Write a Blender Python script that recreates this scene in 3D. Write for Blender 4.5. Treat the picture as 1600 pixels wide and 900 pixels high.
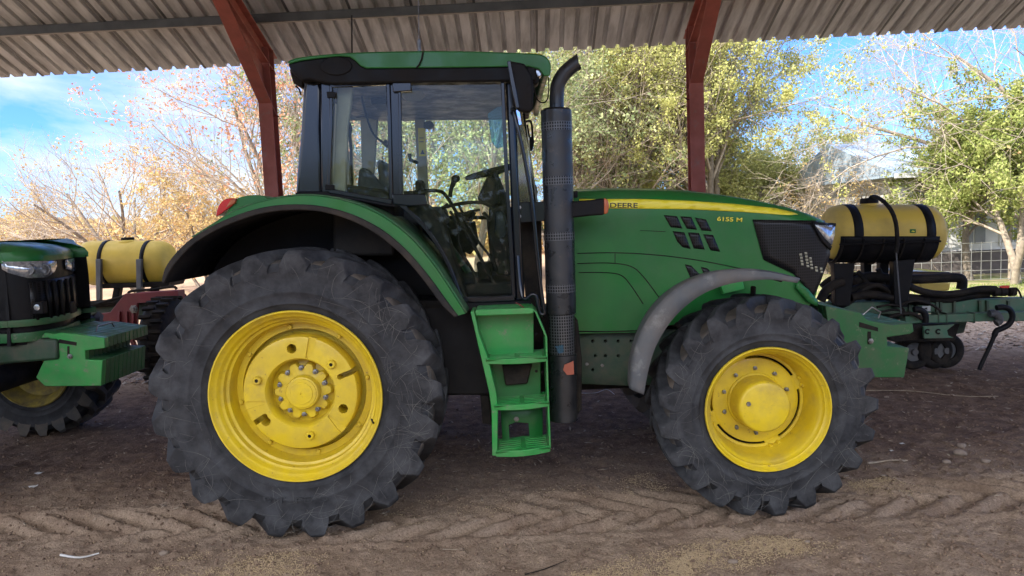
import bpy, bmesh, math, random
import numpy as np
from mathutils import Vector, Matrix
for o in list(bpy.data.objects): bpy.data.objects.remove(o)
R = math.radians
SC = bpy.context.scene
COL = SC.collection
random.seed(7)

# ------------------------------------------------------------------ camera
FPX = 1157.0                       # focal length in photo pixels (photo 1600 wide)
PIT, ROL = R(5.2), R(2.4)
CAM = Vector((0.0, -4.45, 1.92))
fw = Vector((0, math.cos(PIT), -math.sin(PIT)))
r0 = Vector((1, 0, 0)); u0 = Vector((0, math.sin(PIT), math.cos(PIT)))
rt = r0*math.cos(ROL) - u0*math.sin(ROL)
up = u0*math.cos(ROL) + r0*math.sin(ROL)
cd = bpy.data.cameras.new('camera'); cam = bpy.data.objects.new('camera', cd); COL.objects.link(cam)
cam.matrix_world = Matrix(((rt.x, up.x, -fw.x, CAM.x), (rt.y, up.y, -fw.y, CAM.y), (rt.z, up.z, -fw.z, CAM.z), (0, 0, 0, 1)))
cd.sensor_width = 36; cd.lens = FPX/1600*36; cd.clip_end = 3000; cd.clip_start = .05
SC.camera = cam
def ray(px, py): return fw + rt*((px-800)/FPX) + up*((450-py)/FPX)
def at(px, py, Y):
    d = ray(px, py); return CAM + d*((Y-CAM.y)/d.y)
def gnd(px, py, z=0.0):
    d = ray(px, py); return CAM + d*((z-CAM.z)/d.z)

# ------------------------------------------------------------------ light
SUN_EL, SUN_AZ = R(42), R(235)     # azimuth measured from +Y towards +X
sdir = Vector((math.sin(SUN_AZ)*math.cos(SUN_EL), math.cos(SUN_AZ)*math.cos(SUN_EL), math.sin(SUN_EL)))
w = bpy.data.worlds.new("World"); SC.world = w; w.use_nodes = True
nt = w.node_tree; nt.nodes.clear()
def nd(nt, t, **k):
    n = nt.nodes.new(t)
    for a, b in k.items(): setattr(n, a, b)
    return n
sky = nd(nt, 'ShaderNodeTexSky', sky_type='NISHITA', sun_disc=False, sun_elevation=SUN_EL, sun_rotation=SUN_AZ, altitude=200, air_density=1.0, dust_density=.6, ozone_density=2.0)
tc = nd(nt, 'ShaderNodeTexCoord'); mp = nd(nt, 'ShaderNodeMapping'); mp.inputs['Scale'].default_value = (1.2, 1.2, 5.0); mp.inputs['Rotation'].default_value = (0.0, R(8), 0)
nz = nd(nt, 'ShaderNodeTexNoise'); nz.inputs['Scale'].default_value = 2.1; nz.inputs['Detail'].default_value = 9; nz.inputs['Roughness'].default_value = .56; nz.inputs['Distortion'].default_value = .5
cr = nd(nt, 'ShaderNodeValToRGB'); cr.color_ramp.elements[0].position = .38; cr.color_ramp.elements[1].position = .60
sx = nd(nt, 'ShaderNodeSeparateXYZ')
mr = nd(nt, 'ShaderNodeMapRange'); mr.inputs['From Min'].default_value = .25; mr.inputs['From Max'].default_value = -.35; mr.inputs['To Min'].default_value = .12; mr.inputs['To Max'].default_value = 1.0
mz = nd(nt, 'ShaderNodeMapRange'); mz.inputs['From Min'].default_value = .36; mz.inputs['From Max'].default_value = .16; mz.inputs['To Min'].default_value = .1; mz.inputs['To Max'].default_value = 1.0
m1 = nd(nt, 'ShaderNodeMath', operation='MULTIPLY'); m2 = nd(nt, 'ShaderNodeMath', operation='MULTIPLY')
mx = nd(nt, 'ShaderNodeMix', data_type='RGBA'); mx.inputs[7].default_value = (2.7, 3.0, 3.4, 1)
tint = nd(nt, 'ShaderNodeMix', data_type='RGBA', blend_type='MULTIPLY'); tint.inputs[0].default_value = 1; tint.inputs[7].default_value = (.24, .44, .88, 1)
bg = nd(nt, 'ShaderNodeBackground'); bg.inputs['Strength'].default_value = .15
wo = nd(nt, 'ShaderNodeOutputWorld')
L = nt.links.new
L(tc.outputs['Generated'], mp.inputs['Vector']); L(mp.outputs[0], nz.inputs['Vector']); L(nz.outputs['Fac'], cr.inputs[0])
L(tc.outputs['Generated'], sx.inputs[0]); L(sx.outputs['X'], mr.inputs['Value']); L(sx.outputs['Z'], mz.inputs['Value'])
L(cr.outputs[0], m1.inputs[0]); L(mr.outputs[0], m1.inputs[1]); L(m1.outputs[0], m2.inputs[0]); L(mz.outputs[0], m2.inputs[1])
L(sky.outputs[0], tint.inputs[6]); L(tint.outputs[2], mx.inputs[6]); L(m2.outputs[0], mx.inputs[0]); 
# sky glow added behind the camera, on the sun's side, to brighten the shed interior
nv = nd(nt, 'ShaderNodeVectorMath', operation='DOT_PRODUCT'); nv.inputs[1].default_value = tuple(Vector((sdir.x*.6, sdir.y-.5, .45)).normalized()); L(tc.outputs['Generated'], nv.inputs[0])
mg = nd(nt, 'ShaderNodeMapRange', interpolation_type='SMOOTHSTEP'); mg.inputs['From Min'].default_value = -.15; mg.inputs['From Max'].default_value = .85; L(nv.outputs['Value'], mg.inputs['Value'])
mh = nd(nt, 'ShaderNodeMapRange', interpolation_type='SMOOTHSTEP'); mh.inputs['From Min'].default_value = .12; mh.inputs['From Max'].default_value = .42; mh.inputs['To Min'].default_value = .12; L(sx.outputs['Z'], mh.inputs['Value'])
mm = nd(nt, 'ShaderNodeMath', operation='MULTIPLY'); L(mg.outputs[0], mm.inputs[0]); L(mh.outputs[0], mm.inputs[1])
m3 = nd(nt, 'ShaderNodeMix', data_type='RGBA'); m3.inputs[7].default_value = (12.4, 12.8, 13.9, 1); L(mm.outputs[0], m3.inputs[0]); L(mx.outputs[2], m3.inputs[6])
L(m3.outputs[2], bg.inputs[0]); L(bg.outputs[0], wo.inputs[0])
sd = bpy.data.lights.new('sun', 'SUN'); sd.energy = 4.2; sd.angle = R(.5); sd.color = (1, .93, .82)
so = bpy.data.objects.new('sun', sd); COL.objects.link(so); so.location = (-10, -20, 30)
so.rotation_euler = (-sdir).to_track_quat('-Z', 'Y').to_euler()
SC.view_settings.view_transform = 'Standard'; SC.view_settings.look = 'None'; SC.view_settings.gamma = 1
SC.view_settings.exposure = 1.4
SC.render.engine = 'CYCLES'; SC.cycles.max_bounces = 8; SC.cycles.diffuse_bounces = 5; SC.cycles.glossy_bounces = 4; SC.cycles.transparent_max_bounces = 12
SC.cycles.use_denoising = True

# ------------------------------------------------------------------ materials
def pbr(name, c, c2=None, nscale=6., rough=.5, metal=0., bump=0., bscale=40., coat=0., spec=.5, dust=None, damt=.5, dscale=3., rvar=0., detail=6):
    m = bpy.data.materials.new(name); m.use_nodes = True; t = m.node_tree; b = t.nodes['Principled BSDF']; k = t.links.new
    b.inputs['Roughness'].default_value = rough; b.inputs['Metallic'].default_value = metal
    b.inputs['Coat Weight'].default_value = coat; b.inputs['Coat Roughness'].default_value = .12; b.inputs['Specular IOR Level'].default_value = spec
    co = nd(t, 'ShaderNodeTexCoord')
    if c2 is None: c2 = tuple(v*.8 for v in c)
    n = nd(t, 'ShaderNodeTexNoise'); n.inputs['Scale'].default_value = nscale; n.inputs['Detail'].default_value = detail; n.inputs['Roughness'].default_value = .6
    k(co.outputs['Object'], n.inputs['Vector'])
    r = nd(t, 'ShaderNodeMapRange'); r.inputs['From Min'].default_value = .36; r.inputs['From Max'].default_value = .64; k(n.outputs['Fac'], r.inputs['Value'])
    x = nd(t, 'ShaderNodeMix', data_type='RGBA'); x.inputs[6].default_value = (*c, 1); x.inputs[7].default_value = (*c2, 1); k(r.outputs[0], x.inputs[0])
    out = x.outputs[2]
    if dust:
        n2 = nd(t, 'ShaderNodeTexNoise'); n2.inputs['Scale'].default_value = dscale; n2.inputs['Detail'].default_value = 10; n2.inputs['Roughness'].default_value = .68
        k(co.outputs['Object'], n2.inputs['Vector'])
        r2 = nd(t, 'ShaderNodeMapRange'); r2.inputs['From Min'].default_value = .42; r2.inputs['From Max'].default_value = .72; r2.inputs['To Max'].default_value = damt; k(n2.outputs['Fac'], r2.inputs['Value'])
        x2 = nd(t, 'ShaderNodeMix', data_type='RGBA'); x2.inputs[7].default_value = (*dust, 1); k(r2.outputs[0], x2.inputs[0]); k(out, x2.inputs[6]); out = x2.outputs[2]
        ra = nd(t, 'ShaderNodeMapRange'); ra.inputs['To Min'].default_value = rough; ra.inputs['To Max'].default_value = min(1, rough+.5); ra.inputs['From Max'].default_value = max(.01, damt); k(r2.outputs[0], ra.inputs['Value']); k(ra.outputs[0], b.inputs['Roughness'])
    k(out, b.inputs['Base Color'])
    if bump:
        n3 = nd(t, 'ShaderNodeTexNoise'); n3.inputs['Scale'].default_value = bscale; n3.inputs['Detail'].default_value = 8
        k(co.outputs['Object'], n3.inputs['Vector'])
        bp = nd(t, 'ShaderNodeBump'); bp.inputs['Strength'].default_value = bump; bp.inputs['Distance'].default_value = .01
        k(n3.outputs['Fac'], bp.inputs['Height']); k(bp.outputs[0], b.inputs['Normal'])
    return m
M = {}
DU = (.20, .155, .115)
M['green'] = pbr('green_paint', (.010, .130, .022), (.011, .108, .022), 3, .34, coat=.12, spec=.35, dust=DU, damt=.07, dscale=4)
M['green_d'] = pbr('green_paint_dusty', (.014, .10, .028), (.016, .08, .025), 5, .45, coat=.05, spec=.35, dust=DU, damt=.28, dscale=5)
M['green_b'] = pbr('green_step_paint', (.014, .24, .042), (.014, .19, .036), 4, .4, coat=.2, dust=DU, damt=.3, dscale=7)
M['frame_g'] = pbr('green_frame_paint', (.012, .05, .022), (.03, .045, .03), 6, .55, dust=DU, damt=.35, dscale=8)
M['planter_g'] = pbr('planter_green_paint', (.035, .11, .06), (.05, .10, .06), 6, .5, dust=DU, damt=.35, dscale=6)
M['yellow'] = pbr('yellow_rim_paint', (.64, .47, .012), (.56, .40, .012), 3, .38, coat=.15, dust=(.25, .17, .06), damt=.28, dscale=7, bump=.05, bscale=30)
M['yellow_s'] = pbr('yellow_stripe_vinyl', (.70, .60, .03), (.66, .55, .03), 3, .4)
M['black'] = pbr('black_plastic', (.005, .0055, .007), (.008, .008, .009), 8, .42, spec=.12, dust=DU, damt=.05, dscale=5)
M['blackg'] = pbr('gloss_black_paint', (.006, .008, .013), (.005, .007, .011), 1, .16, coat=.4, spec=.3)
M['muff'] = pbr('black_muffler_steel', (.03, .034, .04), (.04, .042, .046), 6, .27, metal=.6, dust=DU, damt=.09, dscale=6, bump=.05, bscale=60)
M['rubed'] = pbr('fender_rubber', (.014, .014, .015), (.022, .02, .019), 6, .6, spec=.15, dust=DU, damt=.2, dscale=5)
M['greym'] = pbr('grey_dusty_plastic', (.075, .083, .092), (.055, .062, .07), 5, .62, dust=DU, damt=.4, dscale=4, bump=.1)
M['steel'] = pbr('worn_steel', (.25, .25, .25), (.16, .15, .14), 30, .4, metal=.8)
M['dark'] = pbr('dirty_dark_steel', (.006, .006, .007), (.014, .012, .010), 7, .6, spec=.1, dust=DU, damt=.16, dscale=6, bump=.1)
M['inter'] = pbr('beige_cab_trim', (.30, .29, .21), (.25, .24, .18), 5, .8, bump=.1, bscale=200)
M['interd'] = pbr('dark_cab_trim', (.008, .009, .010), (.013, .013, .013), 5, .6, spec=.12, dust=DU, damt=.12)
M['seatm'] = pbr('grey_seat_cloth', (.07, .075, .08), (.05, .055, .06), 40, .85)
M['red'] = pbr('red_oxide_paint', (.38, .10, .068), (.30, .072, .05), 5, .5, dust=(.26, .16, .12), damt=.25, dscale=5, bump=.05)
M['redm'] = pbr('implement_red_paint', (.17, .012, .018), (.12, .012, .016), 5, .5, dust=DU, damt=.3)
M['purlin'] = pbr('galvanised_purlin', (.13, .13, .13), (.09, .09, .09), 5, .5, metal=.5)
M['tank'] = pbr('yellowed_tank_plastic', (.60, .42, .06), (.50, .35, .06), 3, .5, dust=(.35, .28, .15), damt=.35, dscale=3)
M['yellow_d'] = pbr('dirty_yellow_paint', (.38, .29, .03), (.20, .15, .05), 9, .6, dust=(.10, .08, .05), damt=.9, dscale=8)
M['sticker'] = pbr('faded_orange_sticker', (.34, .085, .045), None, 6, .6)
M['tankl'] = pbr('yellow_tank_plastic', (.70, .47, .05), (.62, .42, .05), 3, .45, dust=(.35, .28, .15), damt=.2, dscale=3)
M['orange'] = pbr('orange_lens', (.42, .11, .04), None, 5, .25)
M['redl'] = pbr('red_lens', (.55, .015, .015), None, 5, .2, coat=.5)
M['lens'] = pbr('headlight_lens', (.55, .58, .60), (.25, .27, .3), 40, .12, metal=.6)
M['paper'] = pbr('pale_litter', (.5, .5, .5), (.4, .38, .35), 9, .8)
M['stone'] = pbr('stone', (.26, .2, .15), (.18, .14, .11), 9, .9, bump=.3)
M['stick'] = pbr('dry_stick', (.33, .27, .2), (.22, .17, .12), 20, .9)
M['white'] = pbr('white_wall_paint', (.62, .62, .60), (.5, .5, .5), 2, .8)
M['plinth'] = pbr('house_plinth', (.10, .085, .08), None, 3, .9)
M['hroof'] = pbr('pale_metal_roof', (.42, .52, .62), (.30, .38, .47), 1.2, .5, metal=.2)
M['bark'] = pbr('bark', (.20, .165, .13), (.12, .10, .08), 12, .95, bump=.4, bscale=30)
M['barkp'] = pbr('pale_bark', (.36, .30, .23), (.22, .18, .14), 9, .95, bump=.3, bscale=30)
M['twig'] = pbr('twig_bark', (.27, .22, .17), (.18, .14, .11), 5, .95)
M['twigp'] = pbr('pale_twig_bark', (.40, .33, .26), (.28, .23, .18), 5, .95)
M['grain'] = pbr('spilled_grain', (.40, .30, .17), (.28, .20, .12), 60, .8)
M['clod'] = pbr('dirt_clod', (.12, .075, .05), (.21, .145, .10), 30, .98)
M['text'] = pbr('black_lettering', (.01, .01, .01), None, 5, .5)
M['wire'] = pbr('fence_wire', (.30, .30, .28), None, 5, .4, metal=.5)

def chips(m, c, scale=28, lo=.63, hi=.70, amt=.9, rough=.85, seed=0.):
    # worn spots: small noise islands of primer, rust or dirt over the paint
    t = m.node_tree; k = t.links.new; b = t.nodes['Principled BSDF']; src = b.inputs['Base Color'].links[0].from_socket
    co = nd(t, 'ShaderNodeTexCoord'); mpn = nd(t, 'ShaderNodeMapping'); mpn.inputs['Location'].default_value = (seed, seed, seed); k(co.outputs['Object'], mpn.inputs[0])
    n = nd(t, 'ShaderNodeTexNoise'); n.inputs['Scale'].default_value = scale; n.inputs['Detail'].default_value = 5; n.inputs['Roughness'].default_value = .7; k(mpn.outputs[0], n.inputs['Vector'])
    r = nd(t, 'ShaderNodeMapRange'); r.inputs['From Min'].default_value = lo; r.inputs['From Max'].default_value = hi; r.inputs['To Max'].default_value = amt; k(n.outputs['Fac'], r.inputs['Value'])
    x = nd(t, 'ShaderNodeMix', data_type='RGBA'); x.inputs[7].default_value = (*c, 1); k(r.outputs[0], x.inputs[0]); k(src, x.inputs[6]); k(x.outputs[2], b.inputs['Base Color'])
chips(M['yellow'], (.16, .09, .04), 26, .64, .70, .8); chips(M['yellow'], (.30, .21, .06), 4.5, .52, .72, .55, seed=3.)
chips(M['green_b'], (.16, .13, .11), 14, .60, .68, .7); chips(M['green'], (.10, .11, .08), 2.2, .50, .75, .22); chips(M['green_d'], (.17, .14, .11), 12, .60, .70, .6)
chips(M['red'], (.22, .14, .11), 9, .58, .70, .6); chips(M['greym'], (.22, .22, .21), 7, .56, .70, .5); chips(M['muff'], (.12, .09, .07), 11, .60, .72, .5); chips(M['planter_g'], (.16, .13, .10), 10, .58, .68, .6)
def glassm(name, tr, gl=.10, rough=.02, film=.0, filmc=(.3, .33, .33)):
    m = bpy.data.materials.new(name); m.use_nodes = True; t = m.node_tree; t.nodes.clear(); k = t.links.new
    o = nd(t, 'ShaderNodeOutputMaterial'); a = nd(t, 'ShaderNodeBsdfTransparent'); a.inputs[0].default_value = (*tr, 1)
    g = nd(t, 'ShaderNodeBsdfGlossy'); g.inputs['Roughness'].default_value = rough
    f = nd(t, 'ShaderNodeFresnel'); f.inputs[0].default_value = 1.32
    x = nd(t, 'ShaderNodeMixShader'); k(f.outputs[0], x.inputs[0]); k(a.outputs[0], x.inputs[1]); k(g.outputs[0], x.inputs[2])
    d = nd(t, 'ShaderNodeBsdfDiffuse'); d.inputs[0].default_value = (*filmc, 1)
    n = nd(t, 'ShaderNodeTexNoise'); n.inputs['Scale'].default_value = 5; n.inputs['Detail'].default_value = 8
    c = nd(t, 'ShaderNodeTexCoord'); k(c.outputs['Object'], n.inputs['Vector'])
    r = nd(t, 'ShaderNodeMapRange'); r.inputs['From Min'].default_value = .35; r.inputs['From Max'].default_value = .75; r.inputs['To Max'].default_value = film; r.inputs['To Min'].default_value = film*.3; k(n.outputs['Fac'], r.inputs['Value'])
    y = nd(t, 'ShaderNodeMixShader'); k(r.outputs[0], y.inputs[0]); k(x.outputs[0], y.inputs[1]); k(d.outputs[0], y.inputs[2]); k(y.outputs[0], o.inputs[0])
    return m
M['glass'] = glassm('dusty_cab_glass', (.93, .97, .95), film=.0)
M['glassb'] = glassm('blue_tint_glass', (.45, .70, .85), film=.25, filmc=(.12, .3, .4))
M['scr'] = pbr('scratch_mark', (.13, .125, .115), (.06, .06, .06), 14, .8)
M['hglass'] = pbr('house_window_glass', (.20, .23, .25), None, 3, .1)

def leafm(name, c1, c2, c3):
    m = bpy.data.materials.new(name); m.use_nodes = True; t = m.node_tree; t.nodes.clear(); k = t.links.new
    o = nd(t, 'ShaderNodeOutputMaterial'); a = nd(t, 'ShaderNodeAttribute', attribute_name='rnd')
    cr = nd(t, 'ShaderNodeValToRGB'); e = cr.color_ramp.elements; e[0].color = (*c1, 1); e[1].color = (*c3, 1); q = e.new(.5); q.color = (*c2, 1)
    d = nd(t, 'ShaderNodeBsdfDiffuse'); tr = nd(t, 'ShaderNodeBsdfTranslucent'); x = nd(t, 'ShaderNodeMixShader'); x.inputs[0].default_value = .35
    k(a.outputs['Fac'], cr.inputs[0]); k(cr.outputs[0], d.inputs[0]); k(cr.outputs[0], tr.inputs[0]); k(d.outputs[0], x.inputs[1]); k(tr.outputs[0], x.inputs[2]); k(x.outputs[0], o.inputs[0])
    return m
M['lf_or'] = leafm('golden_autumn_leaves', (.42, .24, .11), (.52, .37, .17), (.50, .43, .18))
M['lf_ru'] = leafm('russet_leaves', (.46, .20, .12), (.58, .30, .18), (.58, .40, .24))
M['lf_yg'] = leafm('yellow_green_leaves', (.22, .25, .08), (.42, .42, .14), (.58, .54, .24))
M['lf_gr'] = leafm('green_leaves', (.12, .17, .05), (.30, .34, .10), (.50, .50, .20))
M['lf_ol'] = leafm('olive_leaves', (.12, .17, .07), (.28, .32, .15), (.46, .46, .24))
M['lf_gd'] = leafm('fallen_leaves', (.26, .16, .11), (.40, .31, .24), (.55, .52, .50))
M['grassm'] = leafm('lawn_grass', (.10, .18, .03), (.2, .28, .06), (.34, .36, .1))

# tyre rubber: dusty sidewall with thin straw-like scratches
def tyre_mat(name, dustc, damt):
    m = pbr(name, (.017, .018, .021), (.028, .028, .030), 5, .6, spec=.16, dust=dustc, damt=damt, dscale=7, bump=.12, bscale=50)
    t = m.node_tree; k = t.links.new; b = t.nodes['Principled BSDF']
    return m
M['tyre'] = tyre_mat('dusty_tyre_rubber', (.075, .078, .085), .7)
M['lug'] = pbr('tread_rubber', (.055, .045, .036), (.03, .03, .03), 4, .7, dust=(.15, .115, .085), damt=.85, dscale=3, bump=.15)

M['tyre_l'] = tyre_mat('dusty_lug_rubber', (.10, .103, .11), .6)
# perforated muffler shield
def perf(name, base, vert):
    m = pbr(name, (.03, .033, .038), (.04, .042, .046), 6, .35, metal=.3, spec=.3)
    t = m.node_tree; k = t.links.new; b = t.nodes['Principled BSDF']
    br = nd(t, 'ShaderNodeTexBrick'); br.offset = 0; br.inputs['Scale'].default_value = 1; br.inputs['Color1'].default_value = (.002, .002, .002, 1); br.inputs['Color2'].default_value = (.002, .002, .002, 1)
    br.inputs['Mortar'].default_value = (*base, 1); br.inputs['Mortar Size'].default_value = .0035; br.inputs['Brick Width'].default_value = .016; br.inputs['Row Height'].default_value = .02
    co = nd(t, 'ShaderNodeTexCoord'); mpn = nd(t, 'ShaderNodeMapping'); mpn.inputs['Rotation'].default_value = (R(90), 0, 0)
    k(co.outputs['Object'], mpn.inputs[0]); k(mpn.outputs[0], br.inputs['Vector']); k(br.outputs['Color'], b.inputs['Base Color'])
    return m
M['perf'] = perf('perforated_steel', (.09, .093, .10), True)
M['mesh'] = perf('black_grille_mesh', (.018, .018, .02), True)

# ------------------------------------------------------------------ mesh building
ORG = {}
def org(p):
    return ORG.get(p.name, Vector((0, 0, 0))) if p else Vector((0, 0, 0))
def tag(o, label=None, cat=None, group=None, kind=None):
    if label: o['label'] = label
    if cat: o['category'] = cat
    if group: o['group'] = group
    if kind: o['kind'] = kind
    return o
def thing(name, loc, label, cat, group=None):
    o = bpy.data.objects.new(name, None); o.empty_display_size = .2; COL.objects.link(o); o.location = loc; ORG[o.name] = Vector(loc)
    return tag(o, label, cat, group)
def node(name, parent, label=None):
    o = bpy.data.objects.new(name, None); o.empty_display_size = .1; COL.objects.link(o); o.parent = parent; ORG[o.name] = org(parent)
    if label: o['label'] = label
    return o
def sm(pts, n=5, closed=False):
    P = [Vector(p) for p in pts]; out = []; N = len(P)
    for i in range(N if closed else N-1):
        a = P[(i-1) % N] if (closed or i > 0) else P[0]; b = P[i]; c = P[(i+1) % N]; d = P[(i+2) % N] if (closed or i+2 < N) else P[-1]
        for j in range(n):
            t = j/n
            out.append(.5*((2*b)+(c-a)*t+(2*a-5*b+4*c-d)*t*t+(3*b-a-3*c+d)*t**3))
    if not closed: out.append(P[-1])
    return out
class MB:
    def __init__(s): s.v = []; s.f = []
    def add(s, vs, fs):
        b = len(s.v); s.v += [tuple(v) for v in vs]; s.f += [tuple(b+i for i in f) for f in fs]; return s
    def box(s, x0, x1, y0, y1, z0, z1):
        vs = [(x, y, z) for x in (x0, x1) for y in (y0, y1) for z in (z0, z1)]
        return s.add(vs, [(0, 1, 3, 2), (4, 6, 7, 5), (0, 4, 5, 1), (2, 3, 7, 6), (0, 2, 6, 4), (1, 5, 7, 3)])
    def obox(s, c, ax, ay, az):       # half-extent vectors
        c, ax, ay, az = map(Vector, (c, ax, ay, az))
        vs = [c+i*ax+j*ay+k*az for i in (-1, 1) for j in (-1, 1) for k in (-1, 1)]
        return s.add(vs, [(0, 1, 3, 2), (4, 6, 7, 5), (0, 4, 5, 1), (2, 3, 7, 6), (0, 2, 6, 4), (1, 5, 7, 3)])
    def prism(s, pts, d):             # 3D outline extruded by vector d
        d = Vector(d) if not isinstance(d, (int, float)) else Vector((0, d, 0)); n = len(pts); P = [Vector(p) for p in pts]
        return s.add(P+[p+d for p in P], [tuple(range(n))[::-1], tuple(range(n, 2*n))]+[(i, (i+1) % n, n+(i+1) % n, n+i) for i in range(n)])
    def pp(s, px, Y, d):              # outline read off the photo, stood at depth Y, thickness d
        return s.prism([at(p[0], p[1], Y) for p in px], d)
    def grid(s, rows, closed=False):
        n = len(rows[0]); vs = [p for r in rows for p in r]; fs = []
        for i in range(len(rows)-1):
            for j in range(n if closed else n-1):
                a = i*n+j; b = i*n+(j+1) % n; fs.append((a, b, b+n, a+n))
        return s.add(vs, fs)
    def tube(s, pts, r, n=8, caps=True):
        P = [Vector(p) for p in pts]; rows = []; N = len(P); rr = r if isinstance(r, (list, tuple)) else [r]*N
        t0 = (P[1]-P[0]).normalized(); u = t0.orthogonal().normalized()
        for i in range(N):
            t = ((P[min(i+1, N-1)]-P[max(i-1, 0)])).normalized(); u = (u-t*u.dot(t)).normalized(); w_ = t.cross(u)
            rows.append([P[i]+(u*math.cos(a)+w_*math.sin(a))*rr[i] for a in [2*math.pi*k/n for k in range(n)]])
        b = len(s.v); s.grid(rows, True)
        if caps: s.f += [tuple(b+k for k in range(n))[::-1], tuple(b+(N-1)*n+k for k in range(n))]
        return s
    def lathe(s, c, prof, n=48, a0=0, a1=2*math.pi, axis='Y'):
        full = abs(a1-a0-2*math.pi) < 1e-6; k = n if full else n+1; rows = []
        for (r, y) in prof:
            row = []
            for i in range(k):
                a = a0+(a1-a0)*i/n
                if axis == 'Y': row.append((c[0]+r*math.cos(a), c[1]+y, c[2]+r*math.sin(a)))
                elif axis == 'Z': row.append((c[0]+r*math.cos(a), c[1]+r*math.sin(a), c[2]+y))
                else: row.append((c[0]+y, c[1]+r*math.cos(a), c[2]+r*math.sin(a)))
            rows.append(row)
        return s.grid(rows, full)
    def ribbon(s, A, B, d):           # band between two 3D curves, thickened by d
        d = Vector((0, d, 0)) if isinstance(d, (int, float)) else Vector(d)
        A = [Vector(p) for p in A]; B = [Vector(p) for p in B]; n = len(A); b = len(s.v)
        vs = []
        for i in range(n): vs += [A[i], B[i], B[i]+d, A[i]+d]
        s.grid([vs[i*4:i*4+4] for i in range(n)], True)
        s.f += [(b, b+1, b+2, b+3), tuple(b+(n-1)*4+k for k in (3, 2, 1, 0))]
        return s
    def build(s, name, mat, parent=None, bevel=0, seg=2, smooth=35, recalc=True):
        me = bpy.data.meshes.new(name); o0 = org(parent)
        me.from_pydata([(v[0]-o0.x, v[1]-o0.y, v[2]-o0.z) for v in s.v], [], s.f)
        bm = bmesh.new(); bm.from_mesh(me); bmesh.ops.remove_doubles(bm, verts=bm.verts, dist=1e-5)
        if recalc: bmesh.ops.recalc_face_normals(bm, faces=bm.faces)
        bm.to_mesh(me); bm.free()
        o = bpy.data.objects.new(name, me); COL.objects.link(o)
        if parent: o.parent = parent
        ORG[o.name] = o0
        for m in (mat if isinstance(mat, (list, tuple)) else [mat]): me.materials.append(M[m])
        if smooth: me.shade_smooth(); me.set_sharp_from_angle(angle=R(smooth))
        if bevel:
            q = o.modifiers.new('bevel', 'BEVEL'); q.width = bevel; q.segments = seg; q.limit_method = 'ANGLE'; q.angle_limit = R(40); q.harden_normals = False
        return o
def carve(o, cutter_mb):
    c = cutter_mb.build('cutter_tmp', 'dark', None, smooth=0)
    c.location = -org(o.parent) if o.parent else Vector((0, 0, 0))
    mod = o.modifiers.new('cut', 'BOOLEAN'); mod.use_self = True; mod.operation = 'DIFFERENCE'; mod.object = c; mod.solver = 'EXACT'
    par = o.parent; o.parent = None
    bpy.context.view_layer.update()
    me = bpy.data.meshes.new_from_object(o.evaluated_get(bpy.context.evaluated_depsgraph_get()))
    o.modifiers.remove(mod); o.data = me; o.parent = par
    bpy.data.objects.remove(c)
    me.shade_smooth(); me.set_sharp_from_angle(angle=R(30))
    return o
def nmesh(name, V, F, mat, parent=None, attr=None, smooth=False, kw=4):
    me = bpy.data.meshes.new(name); V = np.asarray(V, dtype=np.float32); F = np.asarray(F, dtype=np.int32); k = F.shape[1]
    o0 = org(parent); V = V-np.array([o0.x, o0.y, o0.z], dtype=np.float32)
    me.vertices.add(len(V)); me.vertices.foreach_set('co', V.ravel()); me.loops.add(F.size); me.loops.foreach_set('vertex_index', F.ravel())
    me.polygons.add(len(F)); me.polygons.foreach_set('loop_start', np.arange(0, F.size, k, dtype=np.int32))
    if attr is not None:
        a = me.attributes.new('rnd', 'FLOAT', 'FACE'); a.data.foreach_set('value', np.asarray(attr, dtype=np.float32))
    me.update(calc_edges=True); me.validate()
    if smooth: me.shade_smooth()
    o = bpy.data.objects.new(name, me); COL.objects.link(o); me.materials.append(M[mat])
    if parent: o.parent = parent
    ORG[o.name] = o0
    return o
def text3d(name, txt, p0, p1, height, Y, mat, parent, depth=.003, bold=.0, yf=None, shear=0, squash=None):
    cu = bpy.data.curves.new(name, 'FONT'); cu.body = txt; cu.extrude = .01; cu.offset = bold; cu.size = 1; cu.shear = shear; cu.resolution_u = 3
    t = bpy.data.objects.new(name+'_tmp', cu); COL.objects.link(t); bpy.context.view_layer.update()
    me = bpy.data.meshes.new_from_object(t.evaluated_get(bpy.context.evaluated_depsgraph_get())); bpy.data.objects.remove(t)
    xs = [v.co.x for v in me.vertices]; ys = [v.co.y for v in me.vertices]; w0, w1, h0, h1 = min(xs), max(xs), min(ys), max(ys)
    p0 = Vector(p0); p1 = Vector(p1); dx = (p1-p0); upv = Vector((0, -1, 0)).cross(dx.normalized())*-1
    if upv.z < 0: upv = -upv
    o0 = org(parent)
    for v in me.vertices:
        q = p0+dx*((v.co.x-w0)/(w1-w0))+upv*(height*(v.co.y-h0)/(h1-h0)); yy = q.y if yf is None else yf(q)
        v.co = Vector((q.x, yy+(depth/2)*(-1 if v.co.z > 0 else 1), q.z))-o0
    me.materials.clear(); me.materials.append(M[mat]); o = bpy.data.objects.new(name, me); COL.objects.link(o); o.parent = parent; ORG[o.name] = o0
    return o
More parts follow.
